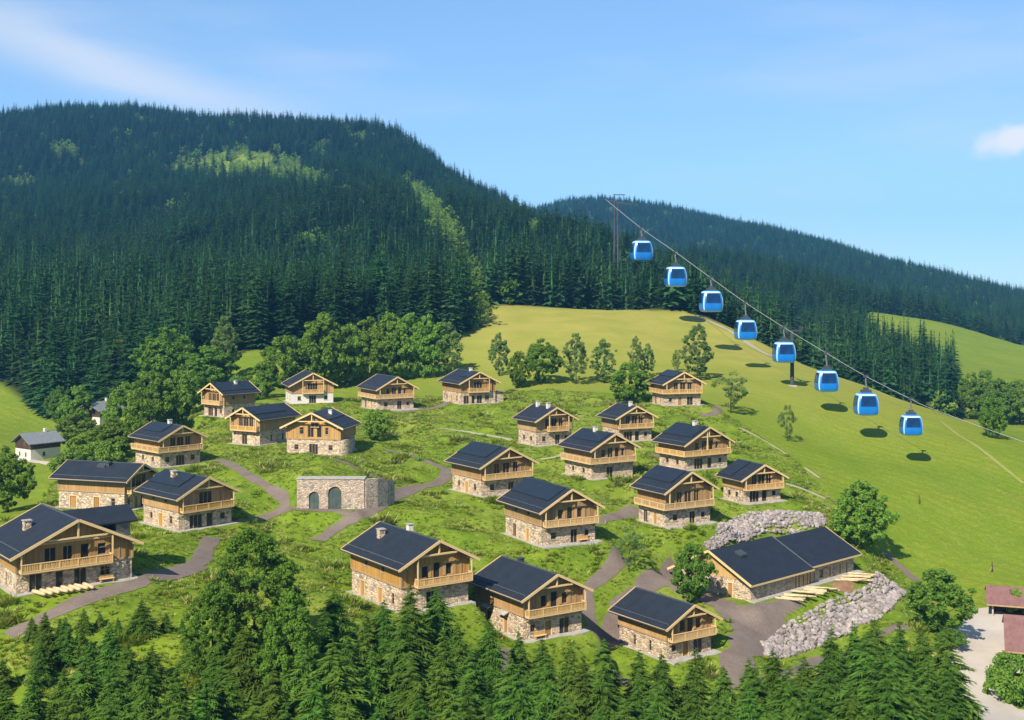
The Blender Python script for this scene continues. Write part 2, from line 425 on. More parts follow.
# ------------------------------------------------------------------ terrain
# chalets: x, y, z of the base centre (z from the camera height), yaw, gable width, ridge length, eaves height, roof slope
HOUSES = {
 1:(-56.0,154.8,-35.57,37.7,13.8,11.7,4.63,0.47), 2:(-69.6,214.1,-36.88,71.9,7.8,13.0,5.28,0.49),
 3:(-51.1,196.8,-36.61,45.4,9.3,10.5,5.19,0.50), 4:(-69.9,253.8,-35.12,45.0,8.9,9.8,5.59,0.49),
 5:(-71.9,318.2,-31.78,-40.9,8.4,9.4,5.98,0.51), 6:(-54.8,275.9,-33.46,-30.0,7.8,11.4,5.77,0.51),
 7:(-39.2,257.0,-33.20,-11.0,11.3,9.4,5.60,0.47), 8:(-55.1,339.6,-30.30,18.7,11.1,11.0,4.96,0.53),
 9:(-32.2,323.0,-30.40,29.4,9.9,10.6,5.41,0.54), 10:(-11.4,330.3,-29.51,26.5,9.9,11.6,5.52,0.50),
 12:(-3.8,230.6,-36.93,34.3,10.8,9.7,5.44,0.50), 13:(7.2,273.2,-33.42,31.4,9.1,7.2,5.54,0.51),
 14:(16.9,243.6,-35.95,30.8,9.7,9.1,5.73,0.52), 15:(26.0,282.6,-33.76,25.0,8.9,6.5,5.38,0.50),
 16:(41.6,316.5,-28.83,16.2,9.7,8.0,5.56,0.52), 17:(36.4,251.1,-35.36,31.9,10.9,7.9,5.21,0.52),
 18:(6.1,202.0,-39.87,28.3,9.8,11.9,5.66,0.56), 19:(28.2,217.2,-40.11,30.5,9.7,7.5,6.11,0.56),
 20:(45.1,235.1,-39.35,25.4,8.7,5.9,4.52,0.51), 21:(-13.6,165.3,-40.54,34.4,9.9,13.5,5.91,0.51),
 22:(2.3,167.8,-45.08,32.7,9.2,11.2,5.67,0.49), 23:(21.4,175.2,-50.0,33.9,8.1,10.1,4.77,0.52),
}
HALL = dict(x=36.3, y=190.2, z=-47.4, yaw=math.atan2(20.0, 21.5))     # near corner of the hall, long side along +x
# ground seen at picture column, row and distance ahead
CTRL = [
 (-150,760,120),(60,748,116),(200,750,118),(330,752,122),(440,765,122),(560,775,125),(680,745,140),(800,745,138),(900,745,138),(1010,722,160),(1100,740,160),
 (-100,600,150),(-60,520,220),(100,620,140),(220,640,138),(300,590,160),(330,640,142),(430,660,146),(620,700,155),(747,684,164),(830,668,168),(900,632,184),
 (592,668,168),(633,684,163),(613,624,178),(657,577,195),(700,605,187),(740,640,177),
 (20,500,262),(40,456,330),(0,480,285),(10,410,420),(60,425,405),(120,440,350),(160,400,375),(-120,450,330),(-150,400,430),
 (230,350,438),(265,362,402),(330,392,362),(420,380,378),(445,345,432),(330,345,445),(400,340,455),
 (480,340,432),(560,332,442),(480,303,540),(560,309,525),(620,311,525),(660,309,535),(690,312,525),(540,372,372),(600,380,362),(660,355,405),(740,350,440),
 (330,509,207),(310,478,216),(355,478,216),(385,494,219),(290,503,210),(440,478,240),
 (980,655,185),(960,690,172),(1020,610,208),(940,602,214),(1060,650,190),(885,560,228),(900,520,248),(1015,560,238),(900,480,272),(830,440,306),(1024,480,288),(820,480,262),
 (792,390,357),(740,410,316),(700,330,470),(700,314,520),(760,345,462),(850,383,412),(940,414,366),(1024,446,322),(1150,500,290),(1300,560,260),
 (850,655,186),(780,662,178),(905,602,205),(820,604,196),(880,580,212),(790,616,190),
 (710,540,212),(760,513,226),(815,515,228),
 # behind the meadow crest
 (760,366,560),(850,402,520),(930,420,470),(1000,430,430),(1100,470,400),(730,338,640),(640,330,640),
 # second hill on the far side of the valley
 (760,332,900),(900,347,850),(900,326,1000),(1000,374,700),(1000,425,490),(1024,360,900),(820,280,1700),(700,240,2100),
 (600,206,2600),(560,208,2600),(680,219,2600),(740,232,2550),(800,246,2500),(860,266,2450),(920,284,2400),(1024,316,2300),(1150,350,2200),(1350,400,2100),
 # the wooded mountain on the left
 (-50,372,470),(40,368,475),(120,360,470),(200,345,480),(50,320,570),(150,318,560),(300,320,550),(420,318,550),(470,310,560),
 (0,290,690),(150,290,690),(300,290,690),(420,285,700),(0,228,1000),(150,228,1000),(300,222,1000),(420,220,960),
 (0,172,1400),(150,170,1400),(300,168,1400),(400,178,1300),(450,225,1000),(500,250,820),(560,252,820),(620,262,820),(500,222,1100),
 (-200,170,1800),(0,142,1900),(60,135,1950),(130,131,1950),(200,139,1900),(260,152,1880),(320,152,1850),(390,166,1750),(440,187,1650),(500,220,1450),(545,232,1350),(600,250,1200),
]
CR = np.array([((px - CX) / F * d, d, -(py - HY) / F * d) for px, py, d in CTRL])
HB = np.array([h[:3] for h in HOUSES.values()] + [(HALL['x'] + 4, HALL['y'] + 14, HALL['z']), (HALL['x'] + 14, HALL['y'] + 22, HALL['z'])])
extra = []
for deg, prof in ((-42, ((60,-44),(150,-40),(400,-44),(700,0),(1200,120),(2000,280))), (-75, ((60,-46),(200,-45),(600,-40),(2000,150))),
                  (42, ((60,-52),(150,-58),(350,-62),(700,-66),(1500,-60),(2600,-30))), (75, ((60,-54),(200,-64),(600,-70),(2000,-60))),
                  (120, ((60,-52),(300,-66),(2000,-70))), (-120, ((60,-48),(300,-60),(2000,20))), (178, ((60,-50),(300,-64),(2000,-70)))):
    for r, z in prof:
        extra.append((r * math.sin(math.radians(deg)), r * math.cos(math.radians(deg)), z))
# drop behind the crests
for px, py, d in CTRL:
    if d >= 1740 or (px, d) in ((440, 1650), (500, 1450), (545, 1350)):
        k = 1.3 if d > 2000 else 1.22
        if (px, d) in ((700, 2100),): continue
        extra.append(((px - CX) / F * d * k, d * k, -(py - HY) / F * d - 130))
for deg in (-20, -10, 0, 10, 20):
    for r, z in ((12, -47.5), (50, -47)):
        extra.append((r * math.sin(math.radians(deg)), r * math.cos(math.radians(deg)), z))
CP = np.vstack([CR, HB, np.array(extra)])

def uvof(x, y):
    return np.arctan2(x, y) * 1.6, np.log(np.hypot(x, y))
cu, cv = uvof(CP[:, 0], CP[:, 1])
EPS = 0.05
def kern(du, dv): return np.sqrt(du * du + dv * dv + EPS * EPS)
n = len(CP)
A = np.zeros((n + 3, n + 3))
A[:n, :n] = kern(cu[:, None] - cu[None], cv[:, None] - cv[None])
A[:n, :n] += np.eye(n) * -0.002
A[:n, n], A[:n, n + 1], A[:n, n + 2] = 1, cu, cv
A[n:, :n] = A[:n, n:].T
sol = np.linalg.solve(A, np.concatenate([CP[:, 2], np.zeros(3)]))

def vnoise(x, y, seed):
    xi, yi = np.floor(x).astype(np.int64), np.floor(y).astype(np.int64)
    fx, fy = x - xi, y - yi
    fx, fy = fx * fx * (3 - 2 * fx), fy * fy * (3 - 2 * fy)
    def h(a, b):
        k = (a * 374761393 + b * 668265263 + seed * 974711) & 0x7fffffff
        k = ((k ^ (k >> 13)) * 1274126177) & 0x7fffffff
        return ((k ^ (k >> 16)) & 0xffff) / 65535.0
    return (h(xi, yi) * (1 - fx) + h(xi + 1, yi) * fx) * (1 - fy) + (h(xi, yi + 1) * (1 - fx) + h(xi + 1, yi + 1) * fx) * fy - 0.5

def project(x, y, z):
    y = np.maximum(y, 1e-3)
    return CX + F * x / y, HY - F * z / y

def inpoly(px, py, poly):
    px, py = np.asarray(px, float), np.asarray(py, float)
    res = np.zeros(px.shape, bool); j = len(poly) - 1
    for i in range(len(poly)):
        xi, yi = poly[i]; xj, yj = poly[j]
        c = ((yi > py) != (yj > py)) & (px < (xj - xi) * (py - yi) / (yj - yi + 1e-12) + xi)
        res ^= c; j = i
    return res

VILLAGE = [(-300,530),(30,520),(60,470),(130,465),(190,400),(250,388),(330,388),(430,385),(520,385),(620,395),(700,400),(745,425),(800,465),(835,500),(862,540),(900,570),(925,610),(945,660),(955,900),(-300,900)]

# polar grid: fine where the picture looks
th = np.radians(np.concatenate([np.linspace(-180, -30, 60, endpoint=False), np.linspace(-30, -23.5, 30, endpoint=False),
                                np.linspace(-23.5, 23.5, 380, endpoint=False), np.linspace(23.5, 30, 30, endpoint=False), np.linspace(30, 180, 61)]))
lr = np.concatenate([np.linspace(math.log(8), math.log(95), 40, endpoint=False), np.linspace(math.log(95), math.log(380), 290, endpoint=False),
                     np.linspace(math.log(380), math.log(700), 80, endpoint=False), np.linspace(math.log(700), math.log(5200), 130)])
TH, LR = np.meshgrid(th, lr)
GX, GY = np.exp(LR) * np.sin(TH), np.exp(LR) * np.cos(TH)
uu, vv = TH.ravel() * 1.6, LR.ravel()
GZ = np.full(uu.shape, sol[n]) + sol[n + 1] * uu + sol[n + 2] * vv
for i in range(n):
    GZ += sol[i] * kern(uu - cu[i], vv - cv[i])
GZ = GZ.reshape(TH.shape)
RR = np.exp(LR)
gpx, gpy = project(GX, GY, GZ)
vil = (inpoly(gpx, gpy, VILLAGE) & (GY > 60) & (RR < 345)).astype(float)
for _ in range(3):                                    # soften the edge of the rough grass
    v2 = vil.copy(); v2[1:-1, 1:-1] = (vil[1:-1, 1:-1] * 2 + vil[:-2, 1:-1] + vil[2:, 1:-1] + vil[1:-1, :-2] + vil[1:-1, 2:]) / 6; vil = v2
def height(x, y):
    """terrain height (camera = 0) at world x, y: bilinear on the polar grid"""
    x, y = np.asarray(x, float), np.asarray(y, float)
    a = np.interp(np.arctan2(x, y), th, np.arange(len(th))); b = np.interp(np.log(np.maximum(np.hypot(x, y), 8.001)), lr, np.arange(len(lr)))
    i = np.clip(a.astype(int), 0, len(th) - 2); j = np.clip(b.astype(int), 0, len(lr) - 2); fa, fb = a - i, b - j
    return (GZ[j, i] * (1 - fa) + GZ[j, i + 1] * fa) * (1 - fb) + (GZ[j + 1, i] * (1 - fa) + GZ[j + 1, i + 1] * fa) * fb

_D = np.exp(np.linspace(math.log(95), math.log(3500), 2600))
def ground_at(px, py, dmin=95.0, dmax=3500.0):
    """first ground point seen through picture point (px, py)"""
    d = _D[(_D >= dmin) & (_D <= dmax)]
    x = (px - CX) / F * d; zr = -(py - HY) / F * d
    g = height(x, d) - zr
    k = np.argmax(g > 0)
    if not (g > 0).any():
        k = int(np.argmax(g / d))
    elif k > 0:
        f = g[k - 1] / (g[k - 1] - g[k]); dd = d[k - 1] + (d[k] - d[k - 1]) * f
        return np.array([(px - CX) / F * dd, dd, float(height((px - CX) / F * dd, dd))])
    return np.array([x[k], d[k], float(height(x[k], d[k]))])


def smooth_line(pts, step):
    P = np.array(pts, float); Q = np.vstack([2 * P[0] - P[1], P, 2 * P[-1] - P[-2]]); out = []
    for k in range(1, len(Q) - 2):
        L = np.linalg.norm(Q[k + 1, :2] - Q[k, :2]); m = max(2, int(L / step))
        t = np.linspace(0, 1, m, endpoint=False)[:, None]
        p0, p1, p2, p3 = Q[k - 1], Q[k], Q[k + 1], Q[k + 2]
        out.append(0.5 * (2 * p1 + (p2 - p0) * t + (2 * p0 - 5 * p1 + 4 * p2 - p3) * t ** 2 + (3 * p1 - p0 - 3 * p2 + p3) * t ** 3))
    return np.vstack(out + [P[-1:]])

# paths as seen in the picture (centre line, width in metres)
def dict_(pix, width, mat='gravel_path', lift=0.10): return dict(pix=pix, width=width, mat=mat, lift=lift)
PATHS = [
 dict_([(8,636),(60,611),(105,594),(150,582),(196,564),(205,550),(212,538)], 2.6),
 dict_([(196,566),(178,572),(150,580)], 3.8, lift=0.13),
 dict_([(317,541),(338,527),(354,519),(374,508),(390,497),(414,488.5),(440,482),(449,470)], 2.4),
 dict_([(236,526),(251,521),(280,511),(285,504),(281,496),(266,486),(251,477),(236,468),(218,460),(200,462)], 1.9),
 dict_([(286,510),(310,512.5),(335,513),(352,516)], 2.2, lift=0.12),
 dict_([(332,459),(359,469.5),(378,477),(391,487)], 1.7),
 dict_([(385,450),(414,457),(438,466),(449,471)], 1.6),
 dict_([(402,412),(420,410),(438,407),(454,402.5)], 2.4),
 dict_([(441,428.5),(481,434.5),(512,439.5)], 1.4, mat='track'),
 dict_([(592,523),(615,516),(636,506)], 2.6),
 dict_([(540,459.5),(556,457),(566,452)], 0.9, mat='track'),
 dict_([(652,457),(660,455),(668,459)], 2.0),
 dict_([(700,416),(712,414),(719,410),(716,404.5),(704,403)], 1.9),
 dict_([(786,484),(800,488),(826,499)], 1.6, mat='track'),
 dict_([(560,460),(575,459)], 1.0, mat='track'),
 dict_([(633,683.5),(612,681),(597,671),(592,658),(600,641),(614,622),(632,599),(657,577),(682,559)], 3.6),
 dict_([(655,578),(676,583),(700,598)], 5.0, lift=0.12),
 dict_([(747,690),(738,672),(741,652),(757,634),(775,620)], 4.2, lift=0.13),
 dict_([(747,681),(777,678),(820,664),(863,647),(905,626)], 3.0),
 dict_([(885,552),(900,566),(918,581)], 2.4),
 dict_([(592,660),(583,640),(595,626),(587,609),(586,592),(606,574),(622,561)], 2.2),
 dict_([(497,646),(500,658),(505,674)], 3.0),
 dict_([(694,317),(708,322),(730,333),(752,345),(776,358)], 3.0, mat='track', lift=0.25),
 dict_([(940,420),(960,434),(990,458),(1024,484)], 1.0, mat='track_green', lift=0.10),
 dict_([(805,468),(820,479)], 0.7, mat='track'),
 dict_([(740,428),(764,440),(790,456)], 0.7, mat='track'),
 dict_([(20,458),(34,460),(52,462),(70,466)], 3.0, mat='gravel_pale'),
]
PATH_LINES = []
for kw in PATHS:
    P = np.array([[*ground_at(p[0], p[1])[:2], kw['width']] for p in kw['pix']]); PATH_LINES.append(smooth_line(P, 0.7))
quiet = np.ones(TH.shape)
for S_ in PATH_LINES:
    lo, hi = S_[:, :2].min(0) - 6, S_[:, :2].max(0) + 6
    jj, kk = np.nonzero((GX > lo[0]) & (GX < hi[0]) & (GY > lo[1]) & (GY < hi[1]))
    if len(jj) == 0: continue
    dm = np.full(len(jj), 99.0)
    for q0 in range(0, len(S_), 3):
        dm = np.minimum(dm, np.hypot(GX[jj, kk] - S_[q0, 0], GY[jj, kk] - S_[q0, 1]) - S_[q0, 2] / 2)
    quiet[jj, kk] = np.minimum(quiet[jj, kk], np.clip((dm - .3) / 3.0, 0, 1))
# hummocks
near = np.clip((RR - 60) / 60, 0, 1)
GZ += near * quiet * vil * (1.7 * vnoise(GX / 12, GY / 12, 3) + 1.2 * vnoise(GX / 5, GY / 5, 5) + 0.45 * vnoise(GX / 1.9, GY / 1.9, 9))
GZ += near * (1 - vil) * np.clip(RR / 300, 0.3, 1) * (1.7 * vnoise(GX / 30, GY / 30, 11) + 0.5 * vnoise(GX / 9, GY / 9, 12))
far = np.clip((RR - 520) / 500, 0, 1)
GZ += far * (12 * vnoise(GX / 170, GY / 170, 21) + 46 * np.clip((RR - 650) / 300, 0, 1) * np.clip((1850 - RR) / 500, 0, 1) * vnoise(GX / 150 + GY / 900, GY / 420, 23) + 9 * vnoise(GX / 60, GY / 60, 22))

def pad(cx, cy, yaw, x0, x1, y0, y1, z, fall=4.0, only=None):
    """level the ground under a building (local rectangle), easing back over `fall` metres"""
    c, s = math.cos(yaw), math.sin(yaw)
    dx, dy = GX - cx, GY - cy
    lx, ly = dx * c + dy * s, -dx * s + dy * c
    ox = np.maximum(np.maximum(x0 - lx, lx - x1), 0); oy = np.maximum(np.maximum(y0 - ly, ly - y1), 0)
    w = np.clip(1 - np.hypot(ox, oy) / fall, 0, 1); w = w * w * (3 - 2 * w)
    GZ[:] = GZ * (1 - w) + z * w
for k, (x, y, z, yaw, W, L, H, tt) in HOUSES.items():
    pad(x, y, math.radians(yaw), -W / 2 - 0.8, W / 2 + 0.8, -L / 2 - 1.2, L / 2 + 0.8, z, 4.5)
pad(HALL['x'], HALL['y'], HALL['yaw'], -2.0, 31, -2.5, 14, HALL['z'], 4.0)
AW = dict(x=(330.5 - CX) / F * 207.0, y=207.0, z=-(509 - HY) / F * 207.0)          # arched wall: foot of the front
pad(AW['x'], AW['y'], 0, -4.9, 4.9, 3.2, 9, AW['z'] + 4.8, 2.2)
pad(AW['x'], AW['y'], 0, -6.5, 5.0, -3.0, 0.9, AW['z'] - 0.02, 1.2)

# vegetation map
FOREST_L = [(-600,60),(-600,405),(0,383),(22,398),(55,420),(100,418),(150,405),(190,385),(232,352),(300,347),(452,340),(474,326),(482,304),(560,308),(690,311),(720,322),(725,60)]
CLEAR = [[(158,174),(176,162),(230,152),(280,153),(304,172),(330,184),(330,192),(300,196),(262,186),(222,186),(188,182)],
         [(398,178),(420,186),(442,212),(462,240),(474,268),(484,300),(484,330),(474,332),(468,305),(452,278),(440,252),(424,226),(405,198)],
         [(528,232),(545,232),(545,248),(530,250)]]
HILL2_MEADOW = [[(866,316),(905,330),(940,347),(960,362),(1120,400),(1120,520),(1000,452),(962,418),(955,380),(920,364),(884,342)],
                [(760,340),(800,338),(830,352),(856,372),(870,392),(800,380)]]
gpx, gpy = project(GX, GY, GZ)
fw = np.zeros(TH.shape)
inf = (GY > 380) & inpoly(gpx, gpy, FOREST_L)
inf |= (GY > 500) & (gpx > 690) & (gpx < 862)
inf |= (GY > 530) & (gpx > 486) & (gpx <= 690)
inf |= (GY > 500) & (GY < 640) & (gpx >= 862) & (gpx < 955)
inf |= ((GY > 700) & (gpx < 862)) | (GY > 1020) | ((GY < 0) & (RR > 500)) | ((np.abs(TH) > 0.42) & (RR > 480))
for c in CLEAR: inf &= ~inpoly(gpx, gpy, c)
for c in HILL2_MEADOW: inf &= ~(inpoly(gpx, gpy, c) & (GY > 400))
fw[inf] = 1
for _ in range(2):
    v2 = fw.copy(); v2[1:-1, 1:-1] = (fw[1:-1, 1:-1] * 2 + fw[:-2, 1:-1] + fw[2:, 1:-1] + fw[1:-1, :-2] + fw[1:-1, 2:]) / 6; fw = v2
yel = np.clip((RR - 300) / 140, 0, 1) * np.clip((gpx - 380) / 120, 0, 1) * np.clip((1010 - gpx) / 120, 0, 1) * np.clip((700 - RR) / 100, 0, 1)

nt, nr = len(th), len(lr)
V = np.stack([GX, GY, GZ + ZC], -1).reshape(-1, 3)
j, i = np.meshgrid(np.arange(nr - 1), np.arange(nt - 1), indexing='ij')
q = np.stack([j * nt + i, (j + 1) * nt + i, (j + 1) * nt + i + 1, j * nt + i + 1], -1).reshape(-1, 4)[:, ::-1]
me = raw_mesh('terrain', V, np.ascontiguousarray(q), MAT['ground'], smooth=True)
ca = me.color_attributes.new('cover', 'FLOAT_COLOR', 'POINT')
ca.data.foreach_set('color', np.stack([vil, fw, yel, np.ones_like(vil)], -1).astype(np.float32).ravel())
tag(mobj('terrain', me), kind='structure')

# ------------------------------------------------------------------ paths
def path(S, kw):
    mat, lift, name = kw['mat'], kw['lift'], 'gravel_path'
    d = np.gradient(S[:, :2], axis=0); d /= np.linalg.norm(d, axis=1)[:, None] + 1e-9
    nrm = np.stack([-d[:, 1], d[:, 0]], -1)
    edge = 1.04 + 0.45 * vnoise(S[:, 0] / 3.1, S[:, 1] / 3.1, 31) + 0.3 * vnoise(S[:, 0] / 1.1, S[:, 1] / 1.1, 33)
    cols = np.linspace(-0.5, 0.5, 7); V = []
    for c in cols:
        q = S[:, :2] + nrm * (c * S[:, 2] * edge)[:, None]
        V.append(np.stack([q[:, 0], q[:, 1], height(q[:, 0], q[:, 1]) + ZC + lift * (1.0 if abs(c) < 0.45 else 0.55)], -1))
    V = np.stack(V, 1); m, k = V.shape[:2]
    j, i = np.meshgrid(np.arange(m - 1), np.arange(k - 1), indexing='ij')
    q = np.stack([j * k + i, j * k + i + 1, (j + 1) * k + i + 1, (j + 1) * k + i], -1).reshape(-1, 4)
    o = mobj(name, raw_mesh(name, V.reshape(-1, 3), np.ascontiguousarray(q), MAT[mat], True))
    return tag(o, kind='structure')

def sheet(pix, mat, name, lift=0.09, step=0.8):
    """an area of gravel laid over the ground, outline given by picture points"""
    P = np.array([ground_at(*p)[:2] for p in pix]); P = smooth_line(np.vstack([P, P[:1]]), 1.2)[:-1]
    lo, hi = P.min(0), P.max(0); xs = np.arange(lo[0], hi[0] + step, step); ys = np.arange(lo[1], hi[1] + step, step)
    X, Y = np.meshgrid(xs, ys); ins = inpoly(X.ravel() + step / 2, Y.ravel() + step / 2, [tuple(p) for p in P]).reshape(X.shape)
    X = X + 0.35 * vnoise(X * 1.3, Y * 1.3, 41); Y = Y + 0.35 * vnoise(X * 1.3 + 9, Y * 1.3, 42)
    Z = height(X, Y) + ZC + lift; k = X.shape[1]
    j, i = np.nonzero(ins[:-1, :-1])
    q = np.stack([j * k + i, j * k + i + 1, (j + 1) * k + i + 1, (j + 1) * k + i], -1)
    used, inv = np.unique(q, return_inverse=True)
    V = np.stack([X, Y, Z], -1).reshape(-1, 3)[used]
    return tag(mobj(name, raw_mesh(name, V, np.ascontiguousarray(inv.reshape(-1, 4)), MAT[mat], True)), kind='structure')

for S_, kw in zip(PATH_LINES, PATHS): path(S_, kw)
sheet([(690,598),(706,593),(748,606),(800,596),(800,606),(786,618),(766,632),(750,640),(737,632),(722,616)], 'gravel_path', 'gravel_yard', 0.11)
sheet([(966,612),(985,608),(1004,614),(1030,622),(1040,660),(1004,652),(994,664),(992,682),(1006,700),(1035,722),(1040,760),(950,760),(957,700),(950,668),(944,650),(958,630)], 'gravel_pale', 'gravel_drive', 0.10)

# ------------------------------------------------------------------ chalets
def wall(mb, o, ang, length, z0, z1, holes=(), depth=0.24):
    """a wall from o along ang (left to right seen from outside) with real rectangular openings and reveals"""
    c, s = math.cos(ang), math.sin(ang)
    def P(u, v, d=0.0): return (o[0] + c * u - s * d, o[1] + s * u + c * d, v)
    us = sorted({0.0, length, *[h[0] for h in holes], *[h[1] for h in holes]})
    vs = sorted({z0, z1, *[h[2] for h in holes], *[h[3] for h in holes]})
    for a, b in zip(us[:-1], us[1:]):
        for p, q in zip(vs[:-1], vs[1:]):
            mu, mv = (a + b) / 2, (p + q) / 2
            if any(h[0] < mu < h[1] and h[2] < mv < h[3] for h in holes): continue
            mb.add([P(a, p), P(b, p), P(b, q), P(a, q)], [(0, 1, 2, 3)])
    for a, b, p, q in [h[:4] for h in holes]:
        mb.add([P(a,p),P(b,p),P(b,q),P(a,q),P(a,p,depth),P(b,p,depth),P(b,q,depth),P(a,q,depth)],
               [(0,4,5,1),(1,5,6,2),(2,6,7,3),(3,7,4,0)])

_cache = {}
def cached(key, fn):
    if key not in _cache: _cache[key] = fn()
    return _cache[key]

def opening(kind, w, h, parent, loc, ang, mats=None):
    """window or door filling an opening; origin at the middle of the threshold on the wall face, outside is local -y"""
    key = (kind, round(w, 2), round(h, 2))
    if kind == 'door':
        o = mobj('door', cached(key, lambda: MB().box(-w/2, w/2, 0.12, 0.2, 0.0, h).mesh('door', MAT['door_wood'])), parent, loc, ang)
        def fr():
            f = MB(); f.box(-w/2-0.1, -w/2+0.04, -0.03, 0.13, 0, h+0.1); f.box(w/2-0.04, w/2+0.1, -0.03, 0.13, 0, h+0.1)
            f.box(-w/2+0.04, w/2-0.04, -0.03, 0.13, h-0.04, h+0.1); return f.mesh('frame', MAT['trim'])
        mobj('frame', cached(key + ('f',), fr), o)
        mobj('handle', cached(key + ('h',), lambda: MB().box(w/2-0.2, w/2-0.15, 0.06, 0.12, 0.95, 1.15).mesh('handle', MAT['dark_metal'])), o)
        return o
    o = mobj('window', cached(key, lambda: MB().box(-w/2, w/2, 0.15, 0.19, 0.0, h).mesh('window', MAT['glass'])), parent, loc, ang)
    def fr():
        f = MB(); b = 0.07
        f.box(-w/2, -w/2+b, 0.08, 0.15, 0, h); f.box(w/2-b, w/2, 0.08, 0.15, 0, h)
        f.box(-w/2+b, w/2-b, 0.08, 0.15, 0, b); f.box(-w/2+b, w/2-b, 0.08, 0.15, h-b, h)
        k = max(1, int(round(w / 0.75)))
        for q in range(1, k):
            x = -w/2 + w * q / k; f.box(x-0.035, x+0.035, 0.08, 0.15, b, h-b)
        if kind == 'window' and h > 1.0: f.box(-w/2+b, w/2-b, 0.10, 0.148, h*0.62-0.025, h*0.62+0.025)
        return f.mesh('frame', MAT['beam'])
    mobj('frame', cached(key + ('f',), fr), o)
    if kind == 'window':
        mobj('sill', cached(key + ('s',), lambda: MB().box(-w/2-0.12, w/2+0.12, -0.1, 0.08, -0.1, 0.0).mesh('sill', MAT['concrete'])), o)
    if kind == 'shutters':
        for sgn in (-1, 1):
            mobj('shutter', cached(key + ('sh', sgn), lambda: MB().box(sgn*w*0.75-w*0.23, sgn*w*0.75+w*0.23, -0.06, -0.01, 0, h).mesh('shutter', MAT['wood_light'])), o)
    return o

GROUND_FRONT = [
 [('window',.18,.95,.9,1.05),('french',.50,1.9,0,2.1),('window',.82,.95,.9,1.05)],
 [('window',.22,1.0,.85,1.1),('french',.60,1.2,0,2.15),('window',.84,.8,.9,1.0)],
 [('french',.32,2.2,0,2.15),('french',.58,1.1,0,2.15),('window',.83,.9,.9,1.0)],
 [('window',.16,.8,.9,1.0),('door',.42,1.1,0,2.1),('french',.70,1.6,0,2.1)],
 [('french',.44,1.5,0,2.15)],
 [('french',.16,1.5,0,2.1),('french',.36,.9,0,2.1),('french',.54,1.5,0,2.1),('window',.76,1.2,.8,1.2)],
]
UPPER_FRONT = [
 [('french',.31,1.0,.1,2.1),('french',.50,1.3,.1,2.1),('french',.69,1.0,.1,2.1)],
 [('window',.28,.8,.7,1.2),('french',.45,1.1,.1,2.1),('french',.61,.9,.1,2.1),('window',.75,.6,.7,1.2)],
 [('shutters',.34,.8,.6,1.3),('french',.52,.9,.1,2.1),('shutters',.70,.8,.6,1.3)],
 [('french',.50,2.6,.1,2.1)],
 [('french',.28,1.2,.1,1.9),('french',.43,1.0,.1,1.9),('french',.58,.9,.1,1.9),('window',.73,.9,.6,1.2)],
]
GROUND_SIDE = [
 [('window',.22,.8,.9,1.0),('door',.50,1.1,0,2.1),('window',.78,.9,.8,1.2)],
 [('french',.25,1.2,0,2.1),('door',.62,1.0,0,2.05)],
 [('door',.22,1.3,0,2.1),('door',.58,1.2,0,2.1),('window',.83,.8,.6,1.4)],
 [('window',.30,.9,.9,1.0),('window',.70,.9,.9,1.0)],
 [('window',.33,.6,.5,1.5),('window',.66,.6,.5,1.5)],
]
UPPER_SIDE = [[], [('window',.3,.6,.9,.8),('window',.65,.6,.9,.8)], [('window',.5,.7,.8,.9)]]

